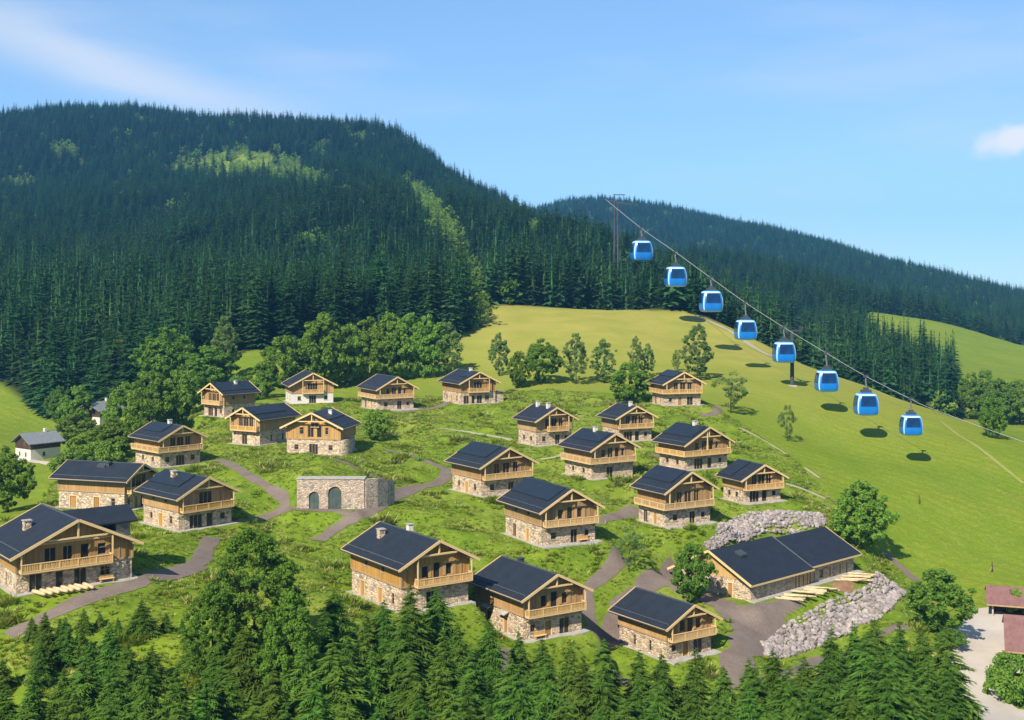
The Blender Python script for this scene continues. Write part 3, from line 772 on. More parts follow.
OPT = {   # label, ground/upper templates, balcony span over the gable, roof extras
 1: dict(label='largest chalet in the lower left corner, log sections lying before its long balcony', gf=5, uf=4, gs=4, us=0, bal=(.02,.80), chim=[(-.55,-.05,'s')], wing=True, tie=True),
 2: dict(label='long low chalet seen from its eaves side, above the largest chalet', gf=3, uf=0, gs=2, us=0, bal=(.05,.95), chim=[(-.25,.1,'d')], rooflight=True),
 3: dict(label='chalet with a stub chimney beside the raised roof panel, right of the long low chalet', gf=2, uf=3, gs=0, us=1, bal=(.02,.98), chim=[(-.3,-.15,'s')], panel=(-1,.0,.72)),
 4: dict(label='chalet with balcony wrapping its corner, in front of the leafy trees at the village edge', gf=0, uf=0, gs=3, us=0, bal=(0,1), wrap=True, panel=(-1,.1,.7,.55), chim=[(-.02,.1,'p')]),
 5: dict(label='uppermost left chalet, gable turned left, with a pale chimney on its right roof slope', gf=2, uf=0, gs=3, us=1, bal=(.05,.95), panel=(1,.05,.95,.75), chim=[(.3,-.1,'p')]),
 6: dict(label='chalet with gable turned left, tucked behind the chalet with round stone base', gf=4, uf=0, gs=4, us=0, bal=(.05,1), panel=(1,.2,.95,.6)),
 7: dict(label='chalet with wide gable and a bluish gable window above the arched stone wall', gf=0, uf=1, gs=3, us=0, bal=None, panel=(1,.1,.9,.5), chim=[(.35,.0,'p')], tallwin=True, roundstone=True),
 8: dict(label='small pale chalet with three ground openings, topmost, before the tallest leafy trees', gf=0, uf=3, gs=3, us=0, bal=(.25,.75), pale=True),
 9: dict(label='chalet on the top row right of the dense leafy clump, paved terrace before it', gf=1, uf=1, gs=1, us=0, bal=(.02,.96), wrap=True, terrace=3.2),
 10: dict(label='chalet on the top row with four ground windows and an annex, beside the hillside trees', gf=5, uf=3, gs=0, us=1, bal=(.2,.78), panel=(-1,.55,.95,.5), chim=[(-.05,.15,'p')], annex=True),
 12: dict(label='chalet with raised roof panel standing right beside the path fork', gf=1, uf=0, gs=0, us=0, bal=(.02,.98), panel=(-1,.0,.8)),
 13: dict(label='small chalet with two stub chimneys, second row from the top, in the centre', gf=1, uf=0, gs=3, us=0, bal=(.3,.85), chim=[(-.1,-.3,'p'),(-.12,.3,'p')]),
 14: dict(label='chalet with ridge chimney and balcony wrapping both walls, centre of the village', gf=4, uf=1, gs=3, us=0, bal=(0,1), wrap=True, panel=(-1,.1,.9,.55), chim=[(-.1,-.05,'p')]),
 15: dict(label='small chalet squeezed behind the ridge chimney of the central chalet', gf=2, uf=0, gs=3, us=0, bal=(.02,1), chim=[(-.05,.3,'p'),(-.02,-.2,'d')]),
 16: dict(label='highest right chalet, under the tall trees on the meadow edge', gf=3, uf=0, gs=1, us=0, bal=(0,1), wrap=True, panel=(-1,.0,.9,.45)),
 17: dict(label='broad chalet with two roof bands and a ridge chimney, right side of the village', gf=2, uf=1, gs=3, us=0, bal=(.45,1), panel=(-1,.0,.9,.6), chim=[(-.05,.1,'p')], wrap=True),
 18: dict(label='chalet with a large raised roof panel over weathered boards, in the village middle', gf=1, uf=2, gs=1, us=1, bal=(.02,1), panel=(-1,.0,.88), bench=True, terrace=1.2),
 19: dict(label='tall chalet with raised roof panel standing just above the stone embankment', gf=1, uf=0, gs=1, us=0, bal=(.02,1), wrap=True, panel=(-1,.0,.85), terrace=1.2),
 20: dict(label='rightmost chalet, low and wide, on the meadow side above the stone embankment', gf=2, uf=0, gs=3, us=0, bal=(.02,1), panel=(-1,.0,.5,.9), terrace=1.3),
 21: dict(label='large front row chalet with a stub chimney and blue-grey doorway under its balcony', gf=4, uf=2, gs=2, us=1, bal=(.18,1), chim=[(-.45,-.27,'s'),(.05,-.02,'p')], tie=True),
 22: dict(label='front row chalet with small canopies over the side doors, between two larger roofs', gf=3, uf=2, gs=1, us=0, bal=(.02,1), canopy=True, chim=[(.03,-.2,'d')], bench=True),
 23: dict(label='smallest front row chalet, by the looping gravel road below the hall', gf=3, uf=2, gs=4, us=0, bal=(.02,1), terrace=1.3),
}

def slab_terrace(W, L, front, left, seed):
    r = random.Random(seed); x0, x1, y0, y1 = -W/2-left, W/2+0.5, -L/2-front, L/2+0.4
    pts = []
    for k in range(8): pts.append((x0 + (x1-x0)*k/8 + r.uniform(-.1,.1), y0 - r.uniform(0,.5)))
    for k in range(5): pts.append((x1 + r.uniform(0,.4), y0 + (y1-y0)*k/5))
    for k in range(8): pts.append((x1 - (x1-x0)*k/8, y1 + r.uniform(0,.2)))
    for k in range(5): pts.append((x0 - r.uniform(0,.4), y1 - (y1-y0)*k/5))
    return pts

def chalet(k):
    x, y, z, yaw, W, L, H, t = HOUSES[k]; o = OPT[k]
    root = empty('chalet', (x, y, z + ZC), math.radians(yaw))
    tag(root, o['label'], 'chalet', 'chalets on the hillside')
    h1 = min(3.15, H * 0.565)
    ov, og = 1.0, 1.2
    # openings
    def holes(tpl, length, base, front=False):
        hs = []
        for kind, f, w, v, h in tpl:
            c = f * length
            mid = base > 0 and front and .2 * length + .05 < c - w * .68 and c + w * .68 < .8 * length - .05
            top = h1 - 0.12 if base == 0 else H + .2 * length * t - .08 if mid else H - 0.03
            if base > 0: w = w * 1.15; v = v + .2; h = h + .2
            h = min(h, top - base - v); w = min(w, length * 0.24)
            hs.append((c - w/2, c + w/2, base + v, base + v + h, kind, c, w, h))
        return hs
    walls = [((-W/2, -L/2), 0.0, W, GROUND_FRONT[o['gf']], UPPER_FRONT[o['uf']]),
             ((W/2, -L/2), math.pi/2, L, GROUND_SIDE[3], []),
             ((W/2, L/2), math.pi, W, GROUND_SIDE[3], UPPER_SIDE[1]),
             ((-W/2, L/2), -math.pi/2, L, GROUND_SIDE[o['gs']], UPPER_SIDE[o['us']])]
    if yaw < 0: walls[1] = (walls[1][0], walls[1][1], L, GROUND_SIDE[o['gs']], UPPER_SIDE[o['us']])
    st, up, todo = MB(), MB(), []
    e = 0.05
    for p, a, ln, g, u in walls:
        hg, hu = holes(g, ln, 0.0), holes(u, ln, h1, a == 0.0)
        c, s = math.cos(a), math.sin(a)
        wall(st, p, a, ln, -0.25, h1, [h[:4] for h in hg])
        p2 = (p[0] + s * e - c * e, p[1] - c * e - s * e)
        if a == 0.0:                                   # front gable: a taller middle field takes the balcony doors
            ua, ub, zt_ = .2 * ln + e, .8 * ln + e, H + .2 * ln * t
            hh = [(h[0] + e, h[1] + e, h[2], h[3]) for h in hu]
            wall(up, p2, a, ua, h1, H, [h for h in hh if h[1] < ua])
            wall(up, (p2[0] + ua, p2[1]), a, ub - ua, h1, zt_, [(h[0] - ua, h[1] - ua, h[2], h[3]) for h in hh if h[0] > ua and h[1] < ub])
            wall(up, (p2[0] + ub, p2[1]), a, ln + 2 * e - ub, h1, H, [(h[0] - ub, h[1] - ub, h[2], h[3]) for h in hh if h[0] > ub])
            yy = p2[1]; xa_, xb_ = p2[0] + ua, p2[0] + ub
            up.add([(-W/2 - e, yy, H), (xa_, yy, H), (xa_, yy, zt_)], [(0, 1, 2)]); up.add([(xb_, yy, H), (W/2 + e, yy, H), (xb_, yy, zt_)], [(0, 1, 2)])
            up.add([(xa_, yy, zt_), (xb_, yy, zt_), (0, yy, H + W/2 * t)], [(0, 1, 2)])
        else:
            wall(up, p2, a, ln + 2 * e, h1, H, [(h[0] + e, h[1] + e, h[2], h[3]) for h in hu])
        for h in hg: todo.append((h, (p[0] + c * h[5], p[1] + s * h[5], h[2]), a))
        for h in hu: todo.append((h, (p2[0] + c * (h[5] + e), p2[1] + s * (h[5] + e), h[2]), a))
    wmat = 'plaster' if o.get('pale') else 'stone'
    st.box(-W/2 + .01, W/2 - .01, -L/2 + .01, L/2 - .01, -1.6, -0.25)
    st.build('stone_storey', MAT[wmat], root)
    for yy in (L/2 + e,):
        up.add([(-W/2 - e, yy, H), (W/2 + e, yy, H), (0, yy, H + W/2 * t)], [(0, 1, 2)])
    up.add([(-W/2-e,-L/2-e,h1),(W/2+e,-L/2-e,h1),(W/2+e,L/2+e,h1),(-W/2-e,L/2+e,h1)], [(3,2,1,0)])
    up.build('timber_storey', MAT['wood'], root)
    for h, loc, a in todo:
        opening(h[4], h[6], h[7], root, loc, a)
    # corner posts and the beam between the storeys
    pm = MB().box(-.11, .11, -.11, .11, h1 - 0.02, H).mesh('corner_post', MAT['beam'])
    for sx in (-1, 1):
        for sy in (-1, 1): mobj('corner_post', pm, root, (sx * (W/2 + e), sy * (L/2 + e), 0))
    b = MB(); b.box(-W/2 - .12, W/2 + .12, -L/2 - .13, -L/2 - .052, h1 - .12, h1 + .1); b.box(-W/2 - .13, -W/2 - .052, -L/2 - .05, L/2 + .05, h1 - .12, h1 + .1)
    b.box(W/2 + .052, W/2 + .13, -L/2 - .05, L/2 + .05, h1 - .12, h1 + .1)
    b.build('ring_beam', MAT['beam'], root)
    # roof
    ye, xe = L/2 + og, W/2 + ov
    zr, ze = H + W/2 * t + 0.30, H - ov * t + 0.30
    r = MB()
    r.slab([(-xe, -ye, ze), (0, -ye, zr), (0, ye, zr), (-xe, ye, ze)], 0.22)
    r.slab([(xe, -ye, ze), (xe, ye, ze), (0, ye, zr), (0, -ye, zr)], 0.22)
    ro = r.build('roof', MAT['roof'], root)
    MB().add([(-.22, -ye - .03, zr - .22*t + .03), (0, -ye - .03, zr + .05), (.22, -ye - .03, zr - .22*t + .03),
              (-.22, ye + .03, zr - .22*t + .03), (0, ye + .03, zr + .05), (.22, ye + .03, zr - .22*t + .03)],
             [(0,1,4,3),(1,2,5,4),(0,2,1),(3,4,5)]).build('ridge_cap', MAT['dark_metal'], ro)
    for sy in (-1, 1):
        for sx in (-1, 1):
            yy = sy * (ye + 0.05)
            MB().bar((sx * 0.02, yy, zr - 0.10), (sx * (xe + .05), yy, ze - 0.13), 0.09, 0.34).build('bargeboard', MAT['trim'], ro)
    for sx in (-1, 1):
        MB().box(min(sx * (xe + .005), sx * (xe + .075)), max(sx * (xe + .005), sx * (xe + .075)), -ye, ye, ze - 0.25, ze - 0.06).build('eave_board', MAT['trim'], ro)
    pm = MB().box(-.1, .1, -(og - e - .04)/2, (og - e - .04)/2, -.11, .11).mesh('purlin', MAT['trim'])
    for px_ in (-W/2 + .2, -W/4, 0, W/4, W/2 - .2):
        zz = H + (W/2 - abs(px_)) * t - 0.12
        for sy in (-1, 1):
            mobj('purlin', pm, root, (px_, sy * (L/2 + e + ye - .04) / 2, zz))
    for sx in (-1, 1):
        MB().tube([(sx * (xe + .15), -ye + .1, ze - .16), (sx * (xe + .15), ye - .1, ze - .19)], .085, 6).build('gutter', MAT['dark_metal'], ro)
        f_ = .86; xx = sx * xe * f_; zz = zr - abs(xx) * t + .14
        if 'panel' not in o or o['panel'][0] != sx or (o['panel'][3] if len(o['panel']) > 3 else .58) < .8:
            g_ = MB(); g_.bar((xx, -ye + .4, zz), (xx, ye - .4, zz), .05, .05)
            for q_ in range(8):
                yy = -ye + .5 + (2 * ye - 1.0) * q_ / 7; g_.bar((xx, yy, zz - .16), (xx, yy, zz + .02), .05, .05, up=(0, 1, 0))
            g_.build('snow_guard', MAT['steel'], ro)
    # framing of the gable: truss under the overhang, studs on the boards
    zc_ = H + W/2 * t * .42; xc_ = (W/2) * .58
    MB().box(-xc_, xc_, -ye + .16, -ye + .34, zc_ - .1, zc_ + .1).build('collar_beam', MAT['trim'], root)
    MB().box(-.1, .1, -ye + .17, -ye + .33, zc_ + .1, zr - .42).build('king_post', MAT['trim'], root)
    sm_ = MB().box(-.09, .09, -L/2 - e - .07, -L/2 - e + .01, h1 + .1, H).mesh('stud', MAT['beam'])
    for f_ in (.115, .205, .795, .885): mobj('stud', sm_, root, (-W/2 + f_ * W, 0, 0))
    if o.get('bal'):
        for u_ in o['bal']:
            xp = min(max(-W/2 + u_ * W, -W/2 + .12), W/2 - .12); zt_ = H + (W/2 - abs(xp)) * t - .05
            MB().box(xp - .08, xp + .08, -L/2 - 1.12, -L/2 - .96, h1 + .9, zt_).build('balcony_post', MAT['trim'], root)
    if o.get('tie'):
        MB().box(-W/2 * .62, W/2 * .62, -L/2 - .2, -L/2 - .06, H + .25 * t * W/2, H + .25 * t * W/2 + .2).build('tie_beam', MAT['trim'], root)
    if 'panel' in o:
        sx, a, bb = o['panel'][:3]; dn = o['panel'][3] if len(o['panel']) > 3 else 0.58
        ya, yb = ye - 2 * ye * a - .1, ye - 2 * ye * bb
        p = MB(); d = 0.2; xa, xb = sx * 0.25, sx * xe * dn
        za, zb = zr - abs(xa) * t + d, zr - abs(xb) * t + d
        p.slab([(xa, ya, za), (xb, ya, zb), (xb, yb, zb), (xa, yb, za)], d - .01); p.build('roof_panel', MAT['panel'], ro)
        m = MB()
        for s_ in range(1, 6):
            yy = ya + (yb - ya) * s_ / 6
            m.bar((xa, yy, za + .012), (xb, yy, zb + .012), 0.03, 0.02)
        m.build('panel_joint', MAT['dark_metal'], ro)
    for fx, fy, kind in o.get('chim', []):
        cx, cy = fx * W/2, -fy * L; zb = H + (W/2 - abs(cx)) * t - .1; w = 0.42 if kind == 's' else 0.34
        top = (zb + 1.35 if abs(cx) > .12 * W else zr + .75) if kind != 'd' else zb + .9
        ch = MB().box(cx - w, cx + w, cy - w, cy + w, zb, top).build('chimney', MAT['stone' if kind == 's' else 'plaster' if kind == 'p' else 'dark_metal'], ro)
        MB().box(cx - w - .1, cx + w + .1, cy - w - .1, cy + w + .1, top, top + .12).build('chimney_cap', MAT['dark_metal' if kind == 'd' else 'concrete'], ch)
    # balcony
    if o.get('bal'):
        u0, u1 = o['bal']; x0, x1 = -W/2 + u0 * W, -W/2 + u1 * W; yb = -L/2 - 1.15; zf = h1 - 0.02
        fl = MB().box(x0, x1, yb, -L/2 - .14, zf - .16, zf)
        rl = MB()
        segs = [((x0, yb + .05), (x1, yb + .05)), ((x1 - .05, yb + .05), (x1 - .05, -L/2 - .15))]
        if o.get('wrap'):
            xs = -W/2 - 1.0
            fl.box(xs, -W/2 - .14, yb, L/2, zf - .165, zf - .005); fl.box(-W/2 - .14, x0, yb, -L/2 - .14, zf - .165, zf - .005)
            segs = [((xs, yb + .05), (x1, yb + .05)), ((x1 - .05, yb + .05), (x1 - .05, -L/2 - .15)), ((xs + .05, L/2), (xs + .05, yb + .05))]
        else:
            segs.append(((x0 + .05, -L/2 - .15), (x0 + .05, yb + .05)))
        bo = fl.build('balcony', MAT['trim'], root)
        ba = MB()
        for p, q2 in segs:
            p, q2 = Vector((*p, 0)), Vector((*q2, 0)); ln = (q2 - p).length; d = (q2 - p).normalized()
            rl.bar(p + Vector((0, 0, zf + .93)), q2 + Vector((0, 0, zf + .93)), .14, .09)
            rl.bar(p + Vector((0, 0, zf + .09)), q2 + Vector((0, 0, zf + .09)), .09, .08)
            m = max(2, int(ln / 0.27))
            for s_ in range(m):
                c_ = p + d * (ln * (s_ + .5) / m)
                ba.bar(c_ + Vector((0, 0, zf + .12)), c_ + Vector((0, 0, zf + .89)), .2, .035, up=(d.y, -d.x, 0))
            for s_ in range(int(ln / 2.2) + 1):
                c_ = p + d * min(ln, s_ * 2.2); rl.bar(c_ + Vector((0, 0, zf - .1)), c_ + Vector((0, 0, zf + .97)), .12, .12, up=(d.y, -d.x, 0))
        tag(ba.build('balustrade', MAT['wood_light'], bo), kind='stuff'); rl.build('handrail', MAT['trim'], bo)
        bm_ = MB().bar((0, -L/2, zf - .75), (0, yb + .25, zf - .18), .12, .14).mesh('bracket', MAT['beam'])
        for s_ in range(4): mobj('bracket', bm_, bo, (x0 + .3 + (x1 - x0 - .6) * s_ / 3, 0, 0))
    # paved strip round the foot
    tr = o.get('terrace', 0.7)
    MB().prism(slab_terrace(W, L, tr + .25, 0.45, k), -0.9, 0.07).build('terrace', MAT['concrete'], root)
    if o.get('canopy'):
        for f in (.25, .62):
            yy = L/2 - f * L
            MB().slab([(-W/2, yy - .9, h1 - .1), (-W/2 - .8, yy - .9, h1 - .45), (-W/2 - .8, yy + .9, h1 - .45), (-W/2, yy + .9, h1 - .1)], .12).build('door_canopy', MAT['concrete'], root)
    if o.get('tallwin'):
        opening('french', 1.7, 1.35, root, (0.35, -L/2 - .27, H - 0.05), 0.0)
        MB().box(-.62, 1.32, -L/2 - .3, -L/2 - .055, H - .18, H - .06).build('sill', MAT['beam'], root)
    if o.get('roundstone'):
        n_ = 14; pts = [(W/2 - .1, -L/2 - .02)]
        for q_ in range(n_ + 1):
            a = -math.pi/2 + math.pi * q_ / n_; pts.append((W/2 + 1.5 * math.cos(a), -L/2 + 2.6 + 2.55 * math.sin(a)))
        pts.append((W/2 - .1, -L/2 + 5.2))
        MB().prism(pts, -1.2, h1 - .14).build('rounded_bay', MAT['stone'], root)
    if o.get('annex'):
        MB().box(W/2 + .02, W/2 + 2.6, -L/2 + .5, L/2 - 2, -.8, h1 - .35).build('annex', MAT['stone'], root)
        MB().slab([(W/2 + .06, -L/2 - .1, h1 + .12), (W/2 + 3.0, -L/2 - .1, h1 - .3), (W/2 + 3.0, L/2 - 1.6, h1 - .3), (W/2 + .06, L/2 - 1.6, h1 + .12)], .16).build('annex_roof', MAT['beam'], root)
    if o.get('wing'):
        w = MB(); z0, z1 = zr - .35, zr - .35 - 3.4 * t; ym = 2.2
        w.slab([(1.0, ym, z0), (1.0, ym - 3.4, z1), (W/2 + 2.6, ym - 3.4, z1), (W/2 + 2.6, ym, z0)], .2)
        w.slab([(1.0, ym, z0), (W/2 + 2.6, ym, z0), (W/2 + 2.6, ym + 3.4, z1), (1.0, ym + 3.4, z1)], .2)
        wo_ = w.build('wing_roof', MAT['roof'], root)
        MB().box(W/2 + .06, W/2 + 1.9, ym - 2.5, ym + 2.5, -1.2, z1 + .1).build('wing_wall', MAT['stone'], root)
        MB().add([(W/2 + 1.9, ym - 2.5, z1 + .1), (W/2 + 1.9, ym + 2.5, z1 + .1), (W/2 + 1.9, ym, z0 - .25),
                  (W/2 + 1.7, ym - 2.5, z1 + .1), (W/2 + 1.7, ym + 2.5, z1 + .1), (W/2 + 1.7, ym, z0 - .25)], [(0,1,2),(5,4,3),(0,2,5,3),(1,4,5,2),(0,3,4,1)]).build('wing_gable', MAT['wood'], root)
    if o.get('rooflight'):
        cx = -W/2 * .3; zb = H + (W/2 - abs(cx)) * t + .3
        MB().slab([(cx - .5, -1, zb - .5*t + .35), (cx + .5, -1, zb + .5*t + .2), (cx + .5, .6, zb + .5*t + .2), (cx - .5, .6, zb - .5*t + .35)], .4).build('rooflight', MAT['dark_metal'], ro)
    return root

CH = {k: chalet(k) for k in HOUSES}

def on_local(root, p):
    """local point of a building to world"""
    M = Matrix.Translation(root.location) @ Matrix.Rotation(root.rotation_euler[2], 4, 'Z')
    return M @ Vector(p)

# ------------------------------------------------------------------ the hall
hr = empty('hall', (HALL['x'], HALL['y'], HALL['z'] + ZC), HALL['yaw'])
tag(hr, 'long stone hall with two dark roof sections beside the gravel yard', 'hall')
L1, L2, D1, D2, HE, T = 15.5, 13.8, 14.6, 12.6, 2.9, 0.5
s = MB(); hole_f = []
for f in (11.6, 12.5, 13.7, 14.8): hole_f.append((f, f + .62, 0.0, 2.1))
wall(s, (0, 0), 0.0, L1, -.3, HE, hole_f)
hole_2 = [(.6, 1.2, 0.0, 2.1), (1.8, 2.4, 0.0, 2.1), (3.6, 4.7, .5, 1.9), (6.3, 7.0, .4, 2.1), (9.3, 10.0, .3, 2.1), (11.3, 12.0, .3, 2.1)]
wall(s, (L1, .35), 0.0, L2, -.3, HE + .3, hole_2)
hole_l = [(3.4, 4.3, 0.0, 2.2)]
wall(s, (0, D1), -math.pi/2, D1, -.3, HE, [(D1 - b, D1 - a, c, d) for a, b, c, d in hole_l])
wall(s, (L1 + L2, .35), math.pi/2, D2, -.3, HE + .3)
wall(s, (L1, D1), math.pi, L1, -.3, HE); wall(s, (L1 + L2, D2 + .35), math.pi, L2, -.3, HE + .3)
s.box(.02, L1 - .02, .02, D1 - .02, -2, -.3); s.box(L1 - .02, L1 + L2 - .02, .37, D2 + .33, -2, -.3)
s.build('stone_wall', MAT['stone'], hr)
for a, b, c, d in hole_f: opening('door', b - a, d - c, hr, ((a + b)/2, 0, c), 0.0)
for a, b, c, d in hole_2: opening('window' if b - a > .9 else 'door', b - a, d - c, hr, (L1 + (a + b)/2, .35, c), 0.0)
opening('door', .9, 2.2, hr, (0, 3.85, 0), -math.pi/2)
g = MB()
zt = HE + D1/2 * T
g.add([(-.04, 0, HE), (-.04, D1, HE), (-.04, D1/2, zt), (.2, 0, HE), (.2, D1, HE), (.2, D1/2, zt)], [(0,2,1),(3,4,5),(0,3,5,2),(1,2,5,4),(0,1,4,3)])
g.build('gable_boards', MAT['wood_light'], hr)
g = MB(); zt2 = HE + .3 + D2/2 * T; xx = L1 + L2
g.add([(xx + .04, .35, HE + .3), (xx + .04, D2 + .35, HE + .3), (xx + .04, D2/2 + .35, zt2), (xx - .2, .35, HE + .3), (xx - .2, D2 + .35, HE + .3), (xx - .2, D2/2 + .35, zt2)], [(0,1,2),(3,5,4),(0,2,5,3),(1,4,5,2),(0,3,4,1)])
g.build('gable_boards', MAT['wood_light'], hr)
def hall_roof(x0, x1, y0, D, he, o0, o1):
    r = MB(); ov = .9; ze, zr = he - ov * T + .28, he + D/2 * T + .28
    r.slab([(x0 - o0, y0 - ov, ze), (x1 + o1, y0 - ov, ze), (x1 + o1, y0 + D/2, zr), (x0 - o0, y0 + D/2, zr)], .22)
    r.slab([(x0 - o0, y0 + D + ov, ze), (x0 - o0, y0 + D/2, zr), (x1 + o1, y0 + D/2, zr), (x1 + o1, y0 + D + ov, ze)], .22)
    ro = r.build('roof', MAT['roof'], hr)
    MB().box(x0 - o0, x1 + o1, y0 - ov - .085, y0 - ov - .005, ze - .3, ze - .04).build('eave_board', MAT['trim'], ro)
    if o0 > .5:
        for ya, za in ((y0 - ov, ze), (y0 + D + ov, ze)):
            MB().bar((x0 - o0 - .05, y0 + D/2, zr - .12), (x0 - o0 - .05, ya, za - .14), .09, .36).build('bargeboard', MAT['trim'], ro)
    if o1 > .5:
        for ya, za in ((y0 - ov, ze), (y0 + D + ov, ze)):
            MB().bar((x1 + o1 + .05, y0 + D/2, zr - .12), (x1 + o1 + .05, ya, za - .14), .09, .3).build('bargeboard', MAT['trim'], ro)
    return ro, ze, zr
ro, ze, zr = hall_roof(0, L1, 0, D1, HE, 1.0, .25)
MB().box(L1 + .18, L1 + .33, .2, D1/2, 0, .01)
seam = MB(); seam.bar((L1 + .2, -.9, ze + .05), (L1 + .2, D1/2, zr + .05), .12, .08); seam.build('roof_seam', MAT['steel'], ro)
cx = 4.4; yy = D1/2 - 2.2
MB().slab([(cx - .8, yy - .7, zr - 2.9*T + .5), (cx + .8, yy - .7, zr - 2.9*T + .5), (cx + .8, yy + .6, zr - 1.6*T + .3), (cx - .8, yy + .6, zr - 1.6*T + .3)], .35).build('roof_vent', MAT['dark_metal'], ro)
hall_roof(L1 + .3, L1 + L2, .35, D2, HE + .3, 0.0, 1.0)
MB().box(L1, L1 + L2 + .06, .22, .34, HE - .35, HE + .2).build('lintel_boards', MAT['wood_light'], hr)
MB().prism([(-.6,-1.2),(30.2,-1.3),(30.4,.4),(-.5,0.1)], -.8, .14).build('plinth', MAT['concrete'], hr)

# ------------------------------------------------------------------ arched retaining wall
ar = empty('arched_wall', (AW['x'], AW['y'], AW['z'] + ZC))
tag(ar, 'long stone retaining wall with two arched green doors built into the bank', 'retaining wall')
def arch_outline(w, h, n=12):
    r = w / 2; pts = [(r, 0), (r, h - r)]
    pts += [(r * math.cos(math.pi * k / n), h - r + r * math.sin(math.pi * k / n)) for k in range(1, n)]
    return pts + [(-r, h - r), (-r, 0)]
WX0, WX1, WH = -5.55, 5.6, 4.95
doors = [(-2.75, 1.65, 2.85), (0.72, 2.2, 3.7)]
w = MB()
def front_strip(xa, xb, zb):   # solid part of the wall
    w.box(xa, xb, 0.0, 0.9, zb, WH)
edges = [WX0]
for cx, dw, dh in doors: edges += [cx - dw/2 - .0, cx + dw/2 + .0]
edges.append(WX1)
for a, b in ((edges[0], edges[1]), (edges[2], edges[3]), (edges[4], edges[5])): w.box(a, b, 0.0, 2.4, -1.0, WH)
for cx, dw, dh in doors:      # spandrel over each arch
    out = arch_outline(dw, dh)[1:-1]
    top = [(p[0], WH) for p in out]
    for p, q, P2, Q2 in zip(out[:-1], out[1:], top[:-1], top[1:]):
        w.add([(cx+p[0],0,p[1]),(cx+q[0],0,q[1]),(cx+Q2[0],0,WH),(cx+P2[0],0,WH),(cx+p[0],2.4,p[1]),(cx+q[0],2.4,q[1]),(cx+Q2[0],2.4,WH),(cx+P2[0],2.4,WH)],
              [(0,1,2,3),(7,6,5,4),(0,4,5,1)])
w.build('masonry', MAT['stone_small'], ar)
for cx, dw, dh in doors:
    out = arch_outline(dw - .02, dh - .01); d = MB(); nn = len(out)
    d.add([(cx + p[0], .22, p[1]) for p in out] + [(cx + p[0], .32, p[1]) for p in out], [tuple(range(nn)), tuple(range(nn, 2*nn))[::-1]] + [(i, (i+1) % nn, nn + (i+1) % nn, nn + i) for i in range(nn)])
    do = d.build('door', MAT['door_green'], ar)
    MB().box(cx - .02, cx + .02, .19, .218, 0.05, dh - .1).build('door_joint', MAT['dark_metal'], do)
    n_ = 11                   # voussoirs: one cut stone each
    for q in range(n_):
        a0, a1 = math.pi * q / n_ + .02, math.pi * (q + 1) / n_ - .02; r0, r1 = dw/2 + .02, dw/2 + .38; zc = dh - dw/2
        v = [(cx + r * math.cos(a), yy, zc + r * math.sin(a)) for yy in (-.05, .1) for r, a in ((r0,a0),(r1,a0),(r1,a1),(r0,a1))]
        MB().add(v, [(0,1,2,3),(7,6,5,4),(0,4,5,1),(1,5,6,2),(2,6,7,3),(3,7,4,0)]).build('arch_stone', MAT['stone'], ar)
MB().box(WX0 - .12, WX1 + .12, -.12, 2.5, WH, WH + .14).build('coping', MAT['concrete'], ar)
v = MB()                      # wing wall bending back along the rising path
pw = [(WX1 - .05, .4), (7.3, 2.2), (8.7, 4.6), (9.5, 7.4)]; tops = [WH - .08, 4.75, 4.2, 3.5]
for (p, q, ta, tb) in zip(pw[:-1], pw[1:], tops[:-1], tops[1:]):
    p, q = Vector((*p, 0)), Vector((*q, 0)); nn = Vector(((q-p).y, -(q-p).x, 0)).normalized() * .45
    vs = [p + nn, q + nn, q - nn, p - nn]
    v.add([(a.x, a.y, -1.5) for a in vs] + [(a.x, a.y, zz) for a, zz in zip(vs, (ta, tb, tb, ta))], [(3,2,1,0),(4,5,6,7),(0,1,5,4),(1,2,6,5),(2,3,7,6),(3,0,4,7)])
v.build('wing_wall', MAT['stone_small'], ar)

# ------------------------------------------------------------------ sheds on the right, old houses on the left
def shed(px, py, d, W, L, yaw, label, h=2.5):
    x = (px - CX) / F * d; z = -(py - HY) / F * d
    r = empty('open_shed', (x, d, z + ZC), math.radians(yaw)); tag(r, label, 'shed', 'brown roofed sheds by the drive')
    t = .42
    b = MB(); b.box(0.1, W, 3.0, 3.15, -1.5, h); b.box(W - .15, W, 0.4, 3.0, -1.5, h); b.box(.1, .25, 2.0, 3.0, -1.5, h)
    b.build('back_wall', MAT['wood_dark'], r)
    for q in range(3): MB().box(.15 + q * (W - .5) / 2, .4 + q * (W - .5) / 2, .12, .37, -1.5, h).build('post', MAT['concrete'], r)
    ro = MB()
    ro.slab([(-.7, -.7, h + .05), (W + .6, -.7, h + .05), (W + .6, L/2, h + L/2 * t), (-.7, L/2, h + L/2 * t)], .18)
    ro.slab([(-.7, L + .7, h + .05), (-.7, L/2, h + L/2 * t), (W + .6, L/2, h + L/2 * t), (W + .6, L + .7, h + .05)], .18)
    ro = ro.build('roof', MAT['roof_brown'], r)
    MB().box(-.7, W + .6, -.79, -.71, h - .16, h + .06).build('eave_board', MAT['beam'], ro)
    MB().box(.3, W - .2, 1.0, 2.95, -.9, -.05 + .1).build('floor_slab', MAT['concrete'], r)
    return r
shed(991, 619, 204, 11, 9.5, -19, 'open shed with brown roof at the far end of the pale drive')
shed(1010, 668, 178, 10, 15.5, -20, 'nearer open shed with brown roof, cut by the picture edge beside a hedge')

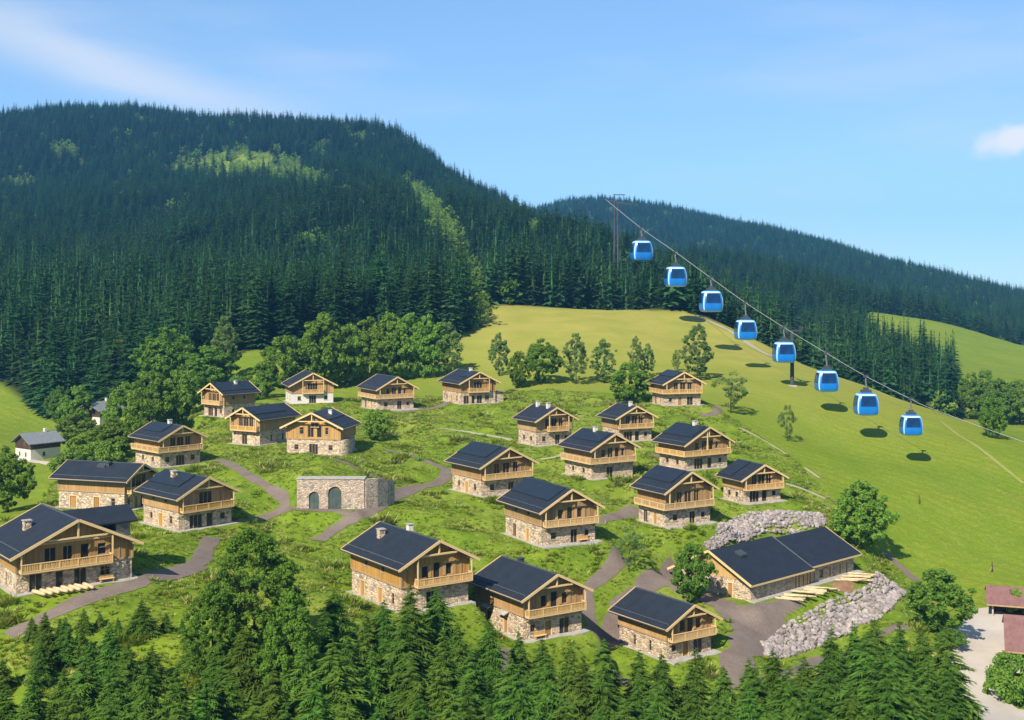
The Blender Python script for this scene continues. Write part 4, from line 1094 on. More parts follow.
def old_house(px, py, d, W, L, H, yaw, t, roofm, label, wallm='plaster'):
    g_ = ground_at(px, py); d = g_[1]; x, z = g_[0], g_[2]
    r = empty('old_house', (x, d, z + ZC), math.radians(yaw)); tag(r, label, 'house', 'old houses at the valley edge')
    s = MB(); hs = [(.22*W, .22*W + .8, .9, 2.0), (.62*W, .62*W + .8, .9, 2.0)]
    wall(s, (-W/2, -L/2), 0.0, W, -2, H * .62, hs); wall(s, (W/2, -L/2), math.pi/2, L, -2, H * .62, [(L*.4, L*.4 + .8, .9, 2.0)])
    wall(s, (W/2, L/2), math.pi, W, -2, H * .62); wall(s, (-W/2, L/2), -math.pi/2, L, -2, H * .62)
    s.build('plaster_storey', MAT[wallm], r)
    for a, b, c, d_ in hs: opening('window', b - a, d_ - c, r, (-W/2 + (a + b)/2, -L/2, c), 0.0)
    opening('window', .8, 1.1, r, (W/2, -L/2 + L*.4 + .4, .9), math.pi/2)
    u = MB(); wall(u, (-W/2 - .04, -L/2 - .04), 0.0, W + .08, H*.62, H); wall(u, (W/2 + .04, -L/2 - .04), math.pi/2, L + .08, H*.62, H)
    wall(u, (W/2 + .04, L/2 + .04), math.pi, W + .08, H*.62, H); wall(u, (-W/2 - .04, L/2 + .04), -math.pi/2, L + .08, H*.62, H)
    for yy in (-L/2 - .04, L/2 + .04): u.add([(-W/2, yy, H), (W/2, yy, H), (0, yy, H + W/2 * t)], [(0,1,2)])
    u.build('timber_storey', MAT['wood_dark'], r)
    xe, ye = W/2 + .9, L/2 + 1.0; ze, zr = H - .9*t + .25, H + W/2*t + .25
    ro = MB(); ro.slab([(-xe,-ye,ze),(0,-ye,zr),(0,ye,zr),(-xe,ye,ze)], .18); ro.slab([(xe,-ye,ze),(xe,ye,ze),(0,ye,zr),(0,-ye,zr)], .18)
    ro = ro.build('roof', MAT[roofm], r)
    MB().box(-.35, .35, L*.2, L*.2 + .7, H + W/2*t - .2, zr + .8).build('chimney', MAT['plaster'], ro)
    return r
old_house(38, 458, 330, 7.2, 8.5, 4.6, -38, .55, 'grey_roof', 'small white farmhouse with grey roof on the left meadow edge')
old_house(101, 426, 380, 9.0, 9.0, 5.2, -30, .45, 'grey_roof', 'grey roof among leafy trees right of the white farmhouse')

# ------------------------------------------------------------------ timber, stones, small things by the houses
def log_mesh(name, L, r, seed):
    rr = random.Random(seed); n = 6
    pts = [(-L/2 + L * q / n, rr.uniform(-.03, .03), rr.uniform(-.02, .02)) for q in range(n + 1)]
    return MB().tube(pts, [r * (1.05 - .18 * q / n + rr.uniform(-.03, .03)) for q in range(n + 1)], 9).mesh(name, MAT['log'], True)
logs = [log_mesh('log', 3.6, .17, q) for q in range(4)]
short = [log_mesh('short_log', 2.5, .24, q + 10) for q in range(3)]
rr = random.Random(3)
hx = lambda u, v: on_local(hr, (u, v, 0))
for q in range(17):
    u = 5.2 + q * .66 + rr.uniform(-.15, .15); v = -3.1 + rr.uniform(-.45, .45)
    p = hx(u, v); o = mobj('timber_log', logs[q % 4], None, (p.x, p.y, float(height(p.x, p.y)) + ZC + .2 + .16 * (q % 2)), HALL['yaw'] + math.radians(-62 + rr.uniform(-16, 16)))
    o.rotation_euler[1] = rr.uniform(-.04, .04)
    tag(o, 'peeled pale log in the loose row before the stone hall', 'log', 'logs laid out before the hall')
for q in range(11):
    u = 22.5 + q * .5 + rr.uniform(-.2, .2); v = -3.0 + rr.uniform(-.6, .6)
    p = hx(u, v); o = mobj('timber_log', logs[(q + 1) % 4], None, (p.x, p.y, float(height(p.x, p.y)) + ZC + .2 + .2 * (q % 3)), HALL['yaw'] + math.radians(-50 + rr.uniform(-18, 18)))
    tag(o, 'pale log in the heap beside the bare soil at the far end of the hall', 'log', 'logs heaped beyond the soil patch')
p = [hx(*c) for c in ((18.0,-2.0),(20,-1.7),(22.8,-2.0),(23.4,-3.6),(21,-4.6),(18.4,-4.2))]
pts = smooth_line(np.array([[a.x, a.y] for a in p + p[:1]]), .6)[:-1]
cen = pts.mean(0); V = [(*cen, float(height(*cen)) + ZC + .32)]; F_ = []
for f in (.6, 1.0):
    for a in pts:
        b = cen + (a - cen) * f; V.append((*b, float(height(*b)) + ZC + (.26 if f < 1 else .05)))
m = len(pts)
for q in range(m):
    F_.append((0, 1 + q, 1 + (q + 1) % m)); F_.append((1 + q, 1 + m + q, 1 + m + (q + 1) % m, 1 + (q + 1) % m))
tag(mobj('soil_patch', raw_mesh('soil_patch', V, F_, MAT['soil'], True)), kind='structure')
for q in range(8):
    u = -4.9 + q * .82; v = -11.7/2 - 2.0 - (.12 * (q % 2)); p = on_local(CH[1], (u, v, 0)); 
    o = mobj('short_log', short[q % 3], None, (p.x, p.y, max(float(height(p.x, p.y)), -35.5) + ZC + .24), math.radians(37.7 - 78 + rr.uniform(-9, 9)))
    tag(o, 'thick pale log section lying before the largest chalet', 'log', 'log sections before the largest chalet')

def bench(p, rz, label):
    r = empty('bench', p, rz); tag(r, label, 'bench')
    MB().box(-.9, .9, -.22, .22, .40, .47).build('seat', MAT['trim'], r)
    MB().box(-.9, .9, .2, .26, .5, .9).build('backrest', MAT['wood_light'], r)
    for sx in (-.75, .75): MB().box(sx - .06, sx + .06, -.18, .18, 0, .40).build('leg', MAT['beam'], r)
for k, u, lab in ((1, 3.6, 'wooden bench against the balcony wall of the largest chalet'), (18, 2.4, 'bench on the terrace of the chalet in the village middle'), (22, -2.3, 'bench before the front row chalet with the door canopies')):
    W, L = HOUSES[k][4:6]; p = on_local(CH[k], (u, -L/2 - .55, .07)); bench(p, math.radians(HOUSES[k][3]), lab)

# ski-slope marker posts on the meadow
for px, py, h, lab in ((919,504,1.9,'thin dark marker post standing alone mid meadow'), (992,572,1.9,'dark marker post with a cross stake near the brown sheds')):
    g_ = ground_at(px, py); r = empty('marker_post', (g_[0], g_[1], g_[2] + ZC)); tag(r, lab, 'post')
    MB().tube([(0,0,-.4),(.06,0,h*.5),(0,0,h)], [.13,.11,.08], 8).build('pole', MAT['wood_dark'], r)
    if px > 950:
        MB().tube([(-.7,0,-.2),(.05,0,1.0)], .06, 6).build('stay', MAT['beam'], r); MB().tube([(.6,0,-.2),(.05,0,1.0)], .06, 6).build('stay', MAT['beam'], r)

# stone embankments
def rock_mesh(seed):
    bm = bmesh.new(); bmesh.ops.create_icosphere(bm, subdivisions=1, radius=1.0)
    r_ = random.Random(seed)
    for v in bm.verts:
        d = v.co.normalized(); f = r_.uniform(.72, 1.18); v.co = Vector((d.x * f * r_.uniform(.85, 1.2), d.y * f, d.z * f * .85))
    me = bpy.data.meshes.new('stone'); bm.to_mesh(me); bm.free(); me.materials.append(MAT['rock']); return me
ROCKS = [rock_mesh(q) for q in range(8)]
def embankment(top, bot, label, nkeep, size, rows, seed):
    """stones laid between a top and a bottom line given by picture points"""
    T_ = smooth_line(np.array([ground_at(*p)[:2] for p in top]), .5); B_ = smooth_line(np.array([ground_at(*p)[:2] for p in bot]), .5)
    r_ = random.Random(seed); items = []
    L = np.linalg.norm(np.diff(T_, axis=0), axis=1).sum(); ncol = int(L / (size * 1.25))
    for c in range(ncol):
        for w_ in range(rows):
            f = (c + r_.uniform(.2, .8) + .5 * (w_ % 2)) / (ncol + .5); g = (w_ + r_.uniform(.25, .75)) / rows
            a = T_[min(int(f * (len(T_) - 1)), len(T_) - 1)]; b = B_[min(int(f * (len(B_) - 1)), len(B_) - 1)]
            p = a + (b - a) * g; s_ = size * r_.uniform(.45, 1.3) * (.8 + .35 * g)
            items.append((p[0], p[1], float(height(*p)) + ZC + s_ * .22, s_, r_.uniform(0, 6.28), r_.uniform(-.4, .4), r_.randrange(8)))
    c0 = np.mean([i[:3] for i in items], axis=0)
    root = empty('stone_embankment', tuple(c0)); tag(root, label, 'embankment')
    items.sort(key=lambda i: i[1] - 6 * i[3])
    V, Q = [], []
    for q, (x, y, z, s_, rz, rx, mi) in enumerate(items):
        if q < nkeep:
            o = mobj('stone', ROCKS[mi], root, (x - c0[0], y - c0[1], z - c0[2])); o.scale = (s_, s_ * .9, s_ * .8); o.rotation_euler = (rx, rx * .5, rz)
        else:
            M = Matrix.Translation((x - c0[0], y - c0[1], z - c0[2])) @ Matrix.Rotation(rz, 4, 'Z') @ Matrix.Rotation(rx, 4, 'X') @ Matrix.Diagonal((s_, s_ * .9, s_ * .8, 1))
            n0 = len(V); V += [tuple(M @ v.co) for v in ROCKS[mi].vertices]; Q += [tuple(i + n0 for i in f.vertices) for f in ROCKS[mi].polygons]
    if V: tag(mobj('rubble', raw_mesh('rubble', V, Q, MAT['rock']), root), kind='stuff')
embankment([(762,643),(780,628),(805,613),(840,596),(868,584),(886,578)], [(768,657),(795,655),(826,642),(858,627),(888,611),(908,594)], 'bank of pale quarry stones in front of the hall and logs', 300, .58, 11, 5)
embankment([(704,545),(716,530),(735,517),(760,512),(790,512),(822,514)], [(712,552),(740,543),(760,536),(785,534),(806,530),(828,524)], 'slope of small quarry stones behind the hall roof', 150, .5, 11, 6)

# ------------------------------------------------------------------ cable car
def cable_d(px): 
    t = (px - 605.0) / (1024.0 - 605.0); return 1.0 / (.001613 + .00309 * t - .000781 * t * t)
CAB = [(605,199),(641,228),(676,252.5),(711,278),(746,303),(784,327.5),(827,353.5),(867,377),(911,399),(930,408),(1024,442),(1110,468)]
def cable_pt(px):
    py = np.interp(px, [c[0] for c in CAB], [c[1] for c in CAB]); d = cable_d(px)
    return Vector(((px - CX) / F * d, d, -(py - HY) / F * d + ZC))
cpts = [cable_pt(c[0]) for c in CAB]
cs = smooth_line(np.array([tuple(p) for p in cpts]), 8.0)
cs = [Vector(p) for p in cs]
tag(MB().tube(cs, [max(0.06, 0.00021 * p.y) for p in cs], 6).build('haul_cable', MAT['cable'], None, True), 'pale steel cable that carries the blue cabins down the slope', 'cable')
bd = Vector((cs[-1].x - cs[0].x, cs[-1].y - cs[0].y, 0)).normalized()
side = Vector((-bd.y, bd.x, 0))

def ring_shell():
    """unit cabin: width 1, height 1; returns vertex grid and face lists by role"""
    N, prof = 56, [(0.0,.30),(.015,.38),(.06,.45),(.12,.475),(.2,.49),(.3,.5),(.40,.5),(.44,.497),(.52,.49),(.6,.48),(.7,.46),(.78,.44),(.86,.41),(.90,.385),(.94,.35),(.975,.27),(1.0,.12)]
    V = []
    for z, r in prof:
        for k in range(N):
            a = 2 * math.pi * (k + .5) / N; c, s_ = math.cos(a), math.sin(a); e = (abs(c) ** 5 + abs(s_) ** 5) ** (-1 / 5)
            V.append((r * e * c, r * e * s_ * .92, z))
    roles = {'body': [], 'roof': [], 'frame': [], 'w0': [], 'w1': [], 'w2': [], 'w3': []}
    for i in range(len(prof) - 1):
        zm = (prof[i][0] + prof[i + 1][0]) / 2
        for k in range(N):
            f = (i * N + k, i * N + (k + 1) % N, (i + 1) * N + (k + 1) % N, (i + 1) * N + k)
            a = (k + 1) / N * 4 + .5; q = int(a) % 4; u = a - int(a)
            edge = u < .085 or u > .915
            if zm > .92: roles['roof'].append(f)
            elif .05 < zm and (u < .05 or u > .95) and zm < .92: roles['frame' if q in (3, 2, 0) else 'body'].append(f)
            elif zm > .40 and zm < .88 and not edge: roles['w%d' % q].append(f)
            elif zm >= .86: roles['frame'].append(f)
            elif zm < .06 and zm > .02: roles['frame'].append(f)
            else: roles['body'].append(f)
    roles['body'].append(tuple(range(N))[::-1])
    return V, roles
SV, SR = ring_shell()
def sub_mesh(name, faces, mat):
    used = sorted({i for f in faces for i in f}); mp = {i: n_ for n_, i in enumerate(used)}
    V = [SV[i] for i in used]
    if name == 'frame':
        V = [(x * 1.015, y * 1.015, z) for x, y, z in V]
    if name == 'window':
        V = [(x * .985, y * .985, z) for x, y, z in V]
    return raw_mesh(name, V, [tuple(mp[i] for i in f) for f in faces], MAT[mat], True)
G_BODY, G_ROOF, G_FR = sub_mesh('body', SR['body'], 'cabin_blue'), sub_mesh('roof', SR['roof'], 'cabin_blue'), sub_mesh('frame', SR['frame'], 'cabin_frame')
G_WIN = [sub_mesh('window', SR['w%d' % q], 'cabin_glass') for q in range(4)]
ORD = ['topmost', 'second', 'third', 'fourth', 'fifth', 'sixth', 'seventh', 'lowest']
WHERE = ['just below the tall steel pylon', 'before the dark spruce wood', 'above the crest track', 'where the wood meets the meadow', 'hiding the head of the short grey pylon', 'just right of the short grey pylon', 'over the open meadow', 'farthest down the slope']
for q, (px, y0, y1) in enumerate([(641.5,240,261),(675.5,266,287),(711,290,312),(745.5,319,340),(784,341,362.5),(826.5,369.5,391.5),(866,392,415),(911,414,435)]):
    d = cable_d(px); s_ = (y1 - y0) / F * d; cp = cable_pt(px)
    base = Vector((cp.x, d, -(y1 - HY) / F * d + ZC))
    r = empty('gondola', base, math.radians(15) - math.atan2(base.x, base.y)); tag(r, f'{ORD[q]} blue gondola cabin on the cable, {WHERE[q]}', 'gondola', 'blue cabins on the cable')
    for nm, me in (('body', G_BODY), ('roof', G_ROOF), ('frame', G_FR)):
        o = mobj(nm, me, r); o.scale = (s_, s_, s_)
    for me in G_WIN:
        o = mobj('window', me, r); o.scale = (s_, s_, s_)
    hh = cp.z - base.z
    MB().box(-.2 * s_, .2 * s_, -.16 * s_, .16 * s_, .985 * s_, 1.10 * s_).box(-.1 * s_, .1 * s_, -.1 * s_, .1 * s_, 1.10 * s_, 1.2 * s_).build('hanger_base', MAT['dark_metal'], r)
    MB().tube([(0, 0, 1.1 * s_), (.02 * s_, 0, 1.25 * s_), (-.015 * s_, 0, (hh + s_ * 1.2) / 2), (0, 0, hh + .02 * s_)], [.05 * s_, .04 * s_, .035 * s_, .04 * s_], 8).build('hanger', MAT['steel'], r)
    MB().box(-.11 * s_, .11 * s_, -.06 * s_, .06 * s_, hh - .05 * s_, hh + .05 * s_).build('grip', MAT['dark_metal'], r)

def pylon_tall():
    d = 620.0; k = d / F
    g_z = float(height((616 - CX) * k, d)); base = Vector(((616 - CX) * k, d, g_z + ZC)); top = -(203 - HY) * k + ZC - base.z
    r = empty('lift_pylon', base); tag(r, 'tall twin-mast steel pylon at the top of the cable, rising from the wood', 'pylon')
    for x in (-.9, 1.1):
        MB().tube([(x, 0, -1), (x * .8, 0, top)], [.62, .42], 10).build('mast', MAT['pylon_steel'], r)
    b = MB()
    for q in range(9):
        z = top * (q + .5) / 9.5; b.bar((-.85, 0, z), (.95, 0, z + (1.5 if q % 2 else -1.5)), .22, .22)
    b.build('bracing', MAT['pylon_steel'], r)
    MB().bar((-4.6, 0, top + 1.4), (8.2, 0, top - 1.0), .5, .55).build('crossarm', MAT['pylon_steel'], r)
    MB().bar((-.7, 0, top), (-.7, 0, top + 4.2), .3, .3, up=(0, 1, 0)).bar((3.6, 0, top - .2), (3.6, 0, top + 4.2), .26, .26, up=(0, 1, 0)).bar((-1.0, 0, top + 4.1), (4.6, 0, top + 4.1), .3, .4).build('service_frame', MAT['pylon_steel'], r)
    for x, z in ((-4.6, top + 1.7), (8.2, top - .8)):
        m = MB()
        for e_ in (-1.3, -.45, .45, 1.3): m.tube([(x - .12, e_, z), (x + .12, e_, z)], .34, 10)
        m.build('sheave', MAT['dark_metal'], r)
pylon_tall()
cb_ = cable_pt(781.0) + side * 3.4; gp = (cb_.x, cb_.y, float(height(cb_.x, cb_.y))); r = empty('lift_pylon', (gp[0], gp[1], gp[2] + ZC)); tag(r, 'short grey pylon on the meadow under the fifth cabin', 'pylon')
top = cable_pt(781.0).z - gp[2] - ZC - .5
MB().tube([(0, 0, -1), (0, 0, top - 1.0)], [.62, .5], 12).build('mast', MAT['pylon_steel'], r)
MB().bar(tuple(-side * 3.7 + Vector((0, 0, top - 1.0))), tuple(side * 3.0 + Vector((0, 0, top - 1.0))), .45, .45).build('crossarm', MAT['pylon_steel'], r)
for e_ in (0, 1): 
    m = MB(); c_ = side * (2.8 - 6.2 * e_) + Vector((0, 0, top - .15))
    for w_ in (-1.2, -.4, .4, 1.2): m.tube([tuple(c_ + bd * w_ - side * .1), tuple(c_ + bd * w_ + side * .1)], .33, 10)
    m.bar(tuple(c_ - bd * 1.5 - Vector((0,0,.35))), tuple(c_ + bd * 1.5 - Vector((0,0,.35))), .15, .3).build('sheave', MAT['dark_metal'], r)
MB().box(-1.1, 1.1, -1.1, 1.1, -1.0, .25).build('footing', MAT['concrete'], r)

# ------------------------------------------------------------------ trees
def tri_mesh(name, T, mats, midx=None):
    T = np.asarray(T, np.float32); n_ = len(T)
    return raw_mesh(name, T.reshape(-1, 3), np.arange(n_ * 3).reshape(-1, 3), mats, False, midx)

def conifer(seed, whorls, per, side_n, R, needle, droop=.28, base=.06):
    """unit-height spruce: whorls of drooping branches carrying side sprays; returns (crown mesh, trunk mesh)"""
    r_ = np.random.default_rng(seed); T = []
    for i in range(whorls):
        h = base + (1 - base) * (i + r_.uniform(-.3, .3)) / whorls; h = min(max(h, base), .985)
        f = 1 - h
        ln0 = R * (f ** .82) * (1.0 if h > base + .1 else .8) + .012
        k = max(4, int(per * (0.45 + .55 * f) + .5)); a0 = r_.uniform(0, 6.28)
        for j in range(k):
            a = a0 + 6.283 * j / k + r_.uniform(-.35, .35); ln = ln0 * r_.uniform(.55, 1.22) * (1 + .16 * math.sin(a * 2 + seed) + .12 * math.sin(h * 23 + a))
            d = np.array([math.cos(a), math.sin(a), 0.0]); lat = np.array([-d[1], d[0], 0.0]); up = np.array([0, 0, 1.0])
            dr = droop * r_.uniform(.6, 1.4) * (0.55 + .6 * f)
            z0 = h + .02 * r_.uniform(-1, 1)
            P = lambda s: d * (ln * s) + up * (z0 + ln * (.10 * s - dr * s * s * 1.5 + .22 * dr * s ** 4))
            w = ln * .16 + .006
            tip = P(1.0); mid = P(.5)
            T.append([P(.05) + lat * w * .4, mid - lat * w, tip]); T.append([P(.05) - lat * w * .4, tip, mid + lat * w])
            for q in range(side_n):
                s = (q + .6 + r_.uniform(-.2, .2)) / (side_n + .3); s = min(max(s, .12), .97)
                c = P(s); sl = ln * (.40 * (1 - s) + .13) * r_.uniform(.8, 1.25) + .004
                for sg in (-1, 1):
                    dv = d * .72 + lat * sg * .75 + up * (-.28 + r_.uniform(-.18, .14)); e = c + dv * sl
                    wv = (d * .34 - lat * sg * .2 + up * r_.uniform(-.3, .3)) * sl * .5
                    T.append([c - wv * .5, e, c + wv])
                    if side_n > 3: T.append([c + wv * .2 - up * sl * .12, e - up * sl * .3, c + wv * .9 - up * sl * .34])
    # leader and dark inner core so the stem does not show through
    n_ = 7
    for k in range(n_):
        a, b = 6.283 * k / n_, 6.283 * (k + 1) / n_; rc = R * .2
        T.append([np.array([rc * math.cos(a), rc * math.sin(a), base + .03]), np.array([rc * math.cos(b), rc * math.sin(b), base + .03]), np.array([0, 0, .93])])
    T.append([np.array([-.006, 0, .93]), np.array([.006, 0, .93]), np.array([0, 0, 1.02])]); T.append([np.array([0, -.006, .93]), np.array([0, .006, .93]), np.array([0, 0, 1.02])])
    crown = tri_mesh('crown', T, MAT[needle])
    trunk = MB().tube([(0, 0, -.06), (0, 0, .35), (0, 0, .8)], [.017, .010, .003], 7).mesh('trunk', MAT['spruce_bark'], True)
    return crown, trunk

NEAR = [conifer(100 + q, 46, 9, 5, R, 'needle_near') for q, R in enumerate((.33, .37, .31, .35))]
EDGE = [conifer(200 + q, 30, 8, 3, R, 'needle_far') for q, R in enumerate((.18, .20, .16, .21))]
FARC = [conifer(300 + q, 17, 7, 1, R, 'needle_far')[0] for q, R in enumerate((.165, .18, .20, .15))]

def deciduous(seed, shape, leafm, clumps, per, leaf, asp=1.3):
    """unit-height broadleaf tree; crown radius about .5 * width ratio is set by the caller's scale; leaves in clumps"""
    r_ = np.random.default_rng(seed); C = []
    z0, z1 = {'round': (.05, 1.0), 'tall': (.05, 1.0), 'sparse': (.16, 1.0), 'bush': (.0, 1.0)}[shape]
    while len(C) < clumps:
        p = r_.uniform(-1, 1, 3); q = np.linalg.norm(p)
        if q > 1 or q < .35: continue
        h = (p[2] + 1) / 2
        if shape == 'tall': rad = .5 * (math.sin(math.pi * min(1, h * .82 + .14)) ** .7)
        elif shape == 'bush': rad = .5 * (1 - h ** 2.4) ** .5 * 1.05
        else: rad = .5 * (math.sin(math.pi * min(1, h * .86 + .10)) ** .55)
        ang = math.atan2(p[1], p[0]); rr_ = rad * (math.hypot(p[0], p[1]) ** .6) * (1 + .15 * math.sin(3 * ang + seed) + .12 * math.sin(7 * h * 3 + 2 * ang))
        C.append((rr_ * math.cos(ang), rr_ * math.sin(ang), z0 + (z1 - z0) * h * .96))
    T = []; sq = np.array([1, 1, 1 / asp])
    for c in C:
        cr = .105 * r_.uniform(.6, 1.3) * (1.0 if shape != 'sparse' else .8) * min(1.0, (80.0 / clumps) ** .4)
        m = int(per * r_.uniform(.6, 1.3))
        for _ in range(m):
            u = r_.normal(size=3); u /= np.linalg.norm(u); p = np.array(c) + u * cr * (r_.uniform(.15, 1) ** .5) * np.array([1, 1, .85 / asp])
            nrm = u * .8 + r_.normal(size=3) * .55 + np.array([0, 0, .35]); nrm /= np.linalg.norm(nrm)
            a = np.cross(nrm, r_.normal(size=3)); a /= np.linalg.norm(a) + 1e-9; b = np.cross(nrm, a); s = leaf * r_.uniform(.6, 1.35)
            a = a * sq; b = b * sq
            T.append([p + a * s, p - a * s * .6 + b * s * .8, p - a * s * .6 - b * s * .8])
    crown = tri_mesh('crown', T, MAT[leafm])
    t_ = MB(); t_.tube([(0, 0, -.05), (.006, 0, .2), (-.004, .006, .5), (0, 0, .8)], [.022, .015, .009, .003], 8)
    for q in range(7):
        c = C[int(r_.integers(len(C)))]; zb = max(.12, c[2] * .5)
        t_.tube([(0, 0, zb), (c[0] * .5, c[1] * .5, zb + (c[2] - zb) * .6), (c[0] * .95, c[1] * .95, c[2])], [.006, .004, .0015], 5)
    return crown, t_.mesh('trunk', MAT['bark'], True)

DEC = {
 'round': [deciduous(400 + q, 'round', 'leaf_a', 175, 80, .025, 1.25) for q in range(3)],
 'tall': [deciduous(420 + q, 'tall', 'leaf_c', 140, 75, .025, 1.9) for q in range(3)],
 'light': [deciduous(440 + q, 'round', 'leaf_b', 165, 80, .025, 1.4) for q in range(2)],
 'sparse': [deciduous(460 + q, 'sparse', 'leaf_c', 70, 60, .020, 1.4) for q in range(2)],
 'bush': [deciduous(480 + q, 'bush', 'leaf_b', 80, 80, .030, .8) for q in range(2)],
 'big': [deciduous(500, 'tall', 'leaf_a', 250, 120, .016, 1.6), deciduous(501, 'tall', 'leaf_d', 260, 130, .018, 1.8), deciduous(502, 'round', 'leaf_d', 250, 130, .018, 1.8)],
 'darkbush': [deciduous(490, 'bush', 'leaf_a', 80, 80, .030, .8)],
}
def tree(name, pair, x, y, z, h, w, rz, label, cat, group=None):
    r = empty(name, (x, y, z + ZC), rz); tag(r, label, cat, group)
    for nm, me in (('trunk', pair[1]), ('crown', pair[0])):
        o = mobj(nm, me, r); o.scale = (w, w, h)
    return r
def leafy(px, by, ty, wpx, kind, label, name='leafy_tree', group=None, dmin=95.0, v=0, d=None):
    g_ = ground_at(px, by, dmin) if d is None else np.array([(px - CX) / F * d, d, float(height((px - CX) / F * d, d))])
    pyb = HY - F * g_[2] / g_[1]
    h = (pyb - ty) / F * g_[1]; w = wpx / F * g_[1]
    lst = DEC[kind]
    return tree(name, lst[v % len(lst)], g_[0], g_[1], g_[2], h, w * 1.0, random.uniform(0, 6.28), label, 'bush' if 'bush' in kind else 'tree', group)

ORCH = 'leafy trees on the upper meadow edge'
for q, a in enumerate([
 (499,376,331,20,'tall','slender leafy tree, first of the row behind the top chalets'),
 (519,388,350,24,'round','dark low leafy tree touching the slender first tree of the upper row'),
 (543,383,338,35,'round','broad round leafy tree in the row above the small twin-chimney chalet'),
 (576,384,331,25,'tall','silvery upright leafy tree standing alone mid row on the meadow edge'),
 (604,383,337,26,'tall','silvery leafy tree just right of the silvery upright one'),
 (636,382,333,15,'tall','thin dark leafy tree left of its shorter twin, above the highest right chalet'),
 (648,378,342,15,'tall','shorter thin leafy tree beside the thin dark one'),
 (629,405,361,40,'round','dense bushy tree left of the highest right chalet, below two thin trees'),
 (697,380,320,30,'tall','tallest leafy tree above the highest right chalet'),
 (731,413,368,36,'sparse','pale feathery tree on the slope right of the highest right chalet'),
]): leafy(*a, group=ORCH, v=q)
leafy(787,441,402,19,'sparse','small lone tree with thin trunk on the meadow')
leafy(861,549,480,56,'round','large round tree with its shadow on the grass beyond the hall')
leafy(938,632,568,62,'round','dense round tree at the edge of the pale drive')
leafy(993,438,394,26,'round','dark leafy tree on the far right meadow beyond the crest', v=1)
leafy(934,410,392,14,'light','small bushy tree on the meadow crest under the cable')
leafy(692,602,541,40,'round','leafy tree at the corner of the hall yard, hiding its gable', v=1)
leafy(629,572,524,27,'sparse','small loose tree on the bank left of the hall road', v=1)
leafy(375,441,407,27,'light','young leafy tree on the bank right of the wide-gable chalet')
leafy(8,512,446,48,'round','round tree cut by the left picture edge', v=2)
CL = 'leafy clump behind the top chalets'
for q, (px, by, ty, w, kd, lab) in enumerate([
 (262,398,361,30,'light','small light tree at the lower left end of the leafy clump'),(284,388,334,46,'round','round leafy tree at the left of the clump, above the small pale chalet roof'),
 (303,385,336,40,'light','lighter leafy tree wedged between the two roundest trees of the clump'),(324,388,312,54,'round','tallest round tree of the leafy clump, behind the small pale chalet'),
 (350,384,322,40,'round','leafy tree just right of the tallest round one'),(368,383,315,44,'light','light leafy tree rising directly over the paved-terrace chalet'),
 (390,381,312,44,'round','tall leafy tree in the middle of the dense clump'),(410,379,311,42,'light','light leafy tree right of the clump middle'),
 (428,378,314,38,'round','leafy tree second from the right end of the clump'),(447,376,320,32,'tall','slimmer leafy tree at the right end of the clump')]):
    leafy(px, by, ty, w, kd, lab, group=CL, v=q)
VE = 'leafy trees along the left village edge'
for q, (px, by, ty, w, kd, lab) in enumerate([
 (224,383,313,28,'tall','tall slim leafy tree against the dark wood, above the uppermost left chalet'),(210,388,344,50,'round','broad leafy tree at the foot of the tall slim one'),
 (167,395,327,60,'round','broadest leafy tree against the dark wood'),(119,392,337,30,'tall','slim leafy tree left of the broadest one, against the dark wood'),
 (179,428,366,36,'light','light leafy tree behind the chalet with the wrapped balcony, right side'),(151,442,370,50,'light','light leafy tree rising behind the wrapped-balcony chalet roof'),
 (126,442,382,44,'round','leafy tree left of the light one behind the wrapped-balcony chalet'),(78,436,384,32,'round','round leafy tree left of the grey roof'),
 (60,424,386,26,'round','small leafy tree at the left meadow edge, against the wood'),(76,449,412,44,'light','light leafy tree right of the white farmhouse'),
 (92,464,428,46,'light','low light tree between the farmhouse and the wrapped-balcony chalet'),(114,460,418,48,'round','dense leafy tree just left of the wrapped-balcony chalet'),
 (146,420,388,30,'round','small round tree under the broadest leafy tree'),(172,436,400,30,'round','small tree touching the wrapped-balcony roof ridge'),
 (192,414,370,28,'round','leafy tree left of the uppermost left chalet')]):
    leafy(px, by, ty, w, kd, lab, group=VE, v=q)
for a in [(238,402,374,26,'darkbush','dark bush behind the uppermost left chalet'),(256,400,378,22,'bush','bush between the uppermost left chalet and the small pale one'),
          (1012,700,652,52,'bush','hedge-like bush round the nearer brown shed'),(1016,612,588,26,'bush','bush between the two brown sheds'),
          (100,470,440,40,'bush','light bush behind the long low chalet'),(76,478,448,44,'bush','bush left of the light one, before the white farmhouse'),(950,645,630,34,'darkbush','low bush at the foot of the dense round tree by the drive')]:
    leafy(*a, name='bush')
for q, (px, by, ty, w) in enumerate([(1000,408,378,34),(1020,412,378,36),(972,404,372,30),(1040,418,380,34),(985,400,368,28)]):
    leafy(px, by, ty, w, 'round', 'leafy tree in the small wood beyond the right meadow', group='small wood beyond the right meadow', v=q, d=500 + 8 * q)
# the big broadleaf trees in the lower left
leafy(254,668,521,92,'big','very large leafy tree before the village, lower left', d=134)
leafy(293,700,588,62,'big','lighter leafy tree in front of the very large one', d=124, v=1)
leafy(212,700,580,56,'big','leafy tree left of the very large one, above the firs', d=129, v=2)
leafy(676,371,349,9,'tall','tiny slim tree left of the tallest leafy tree on the meadow edge')

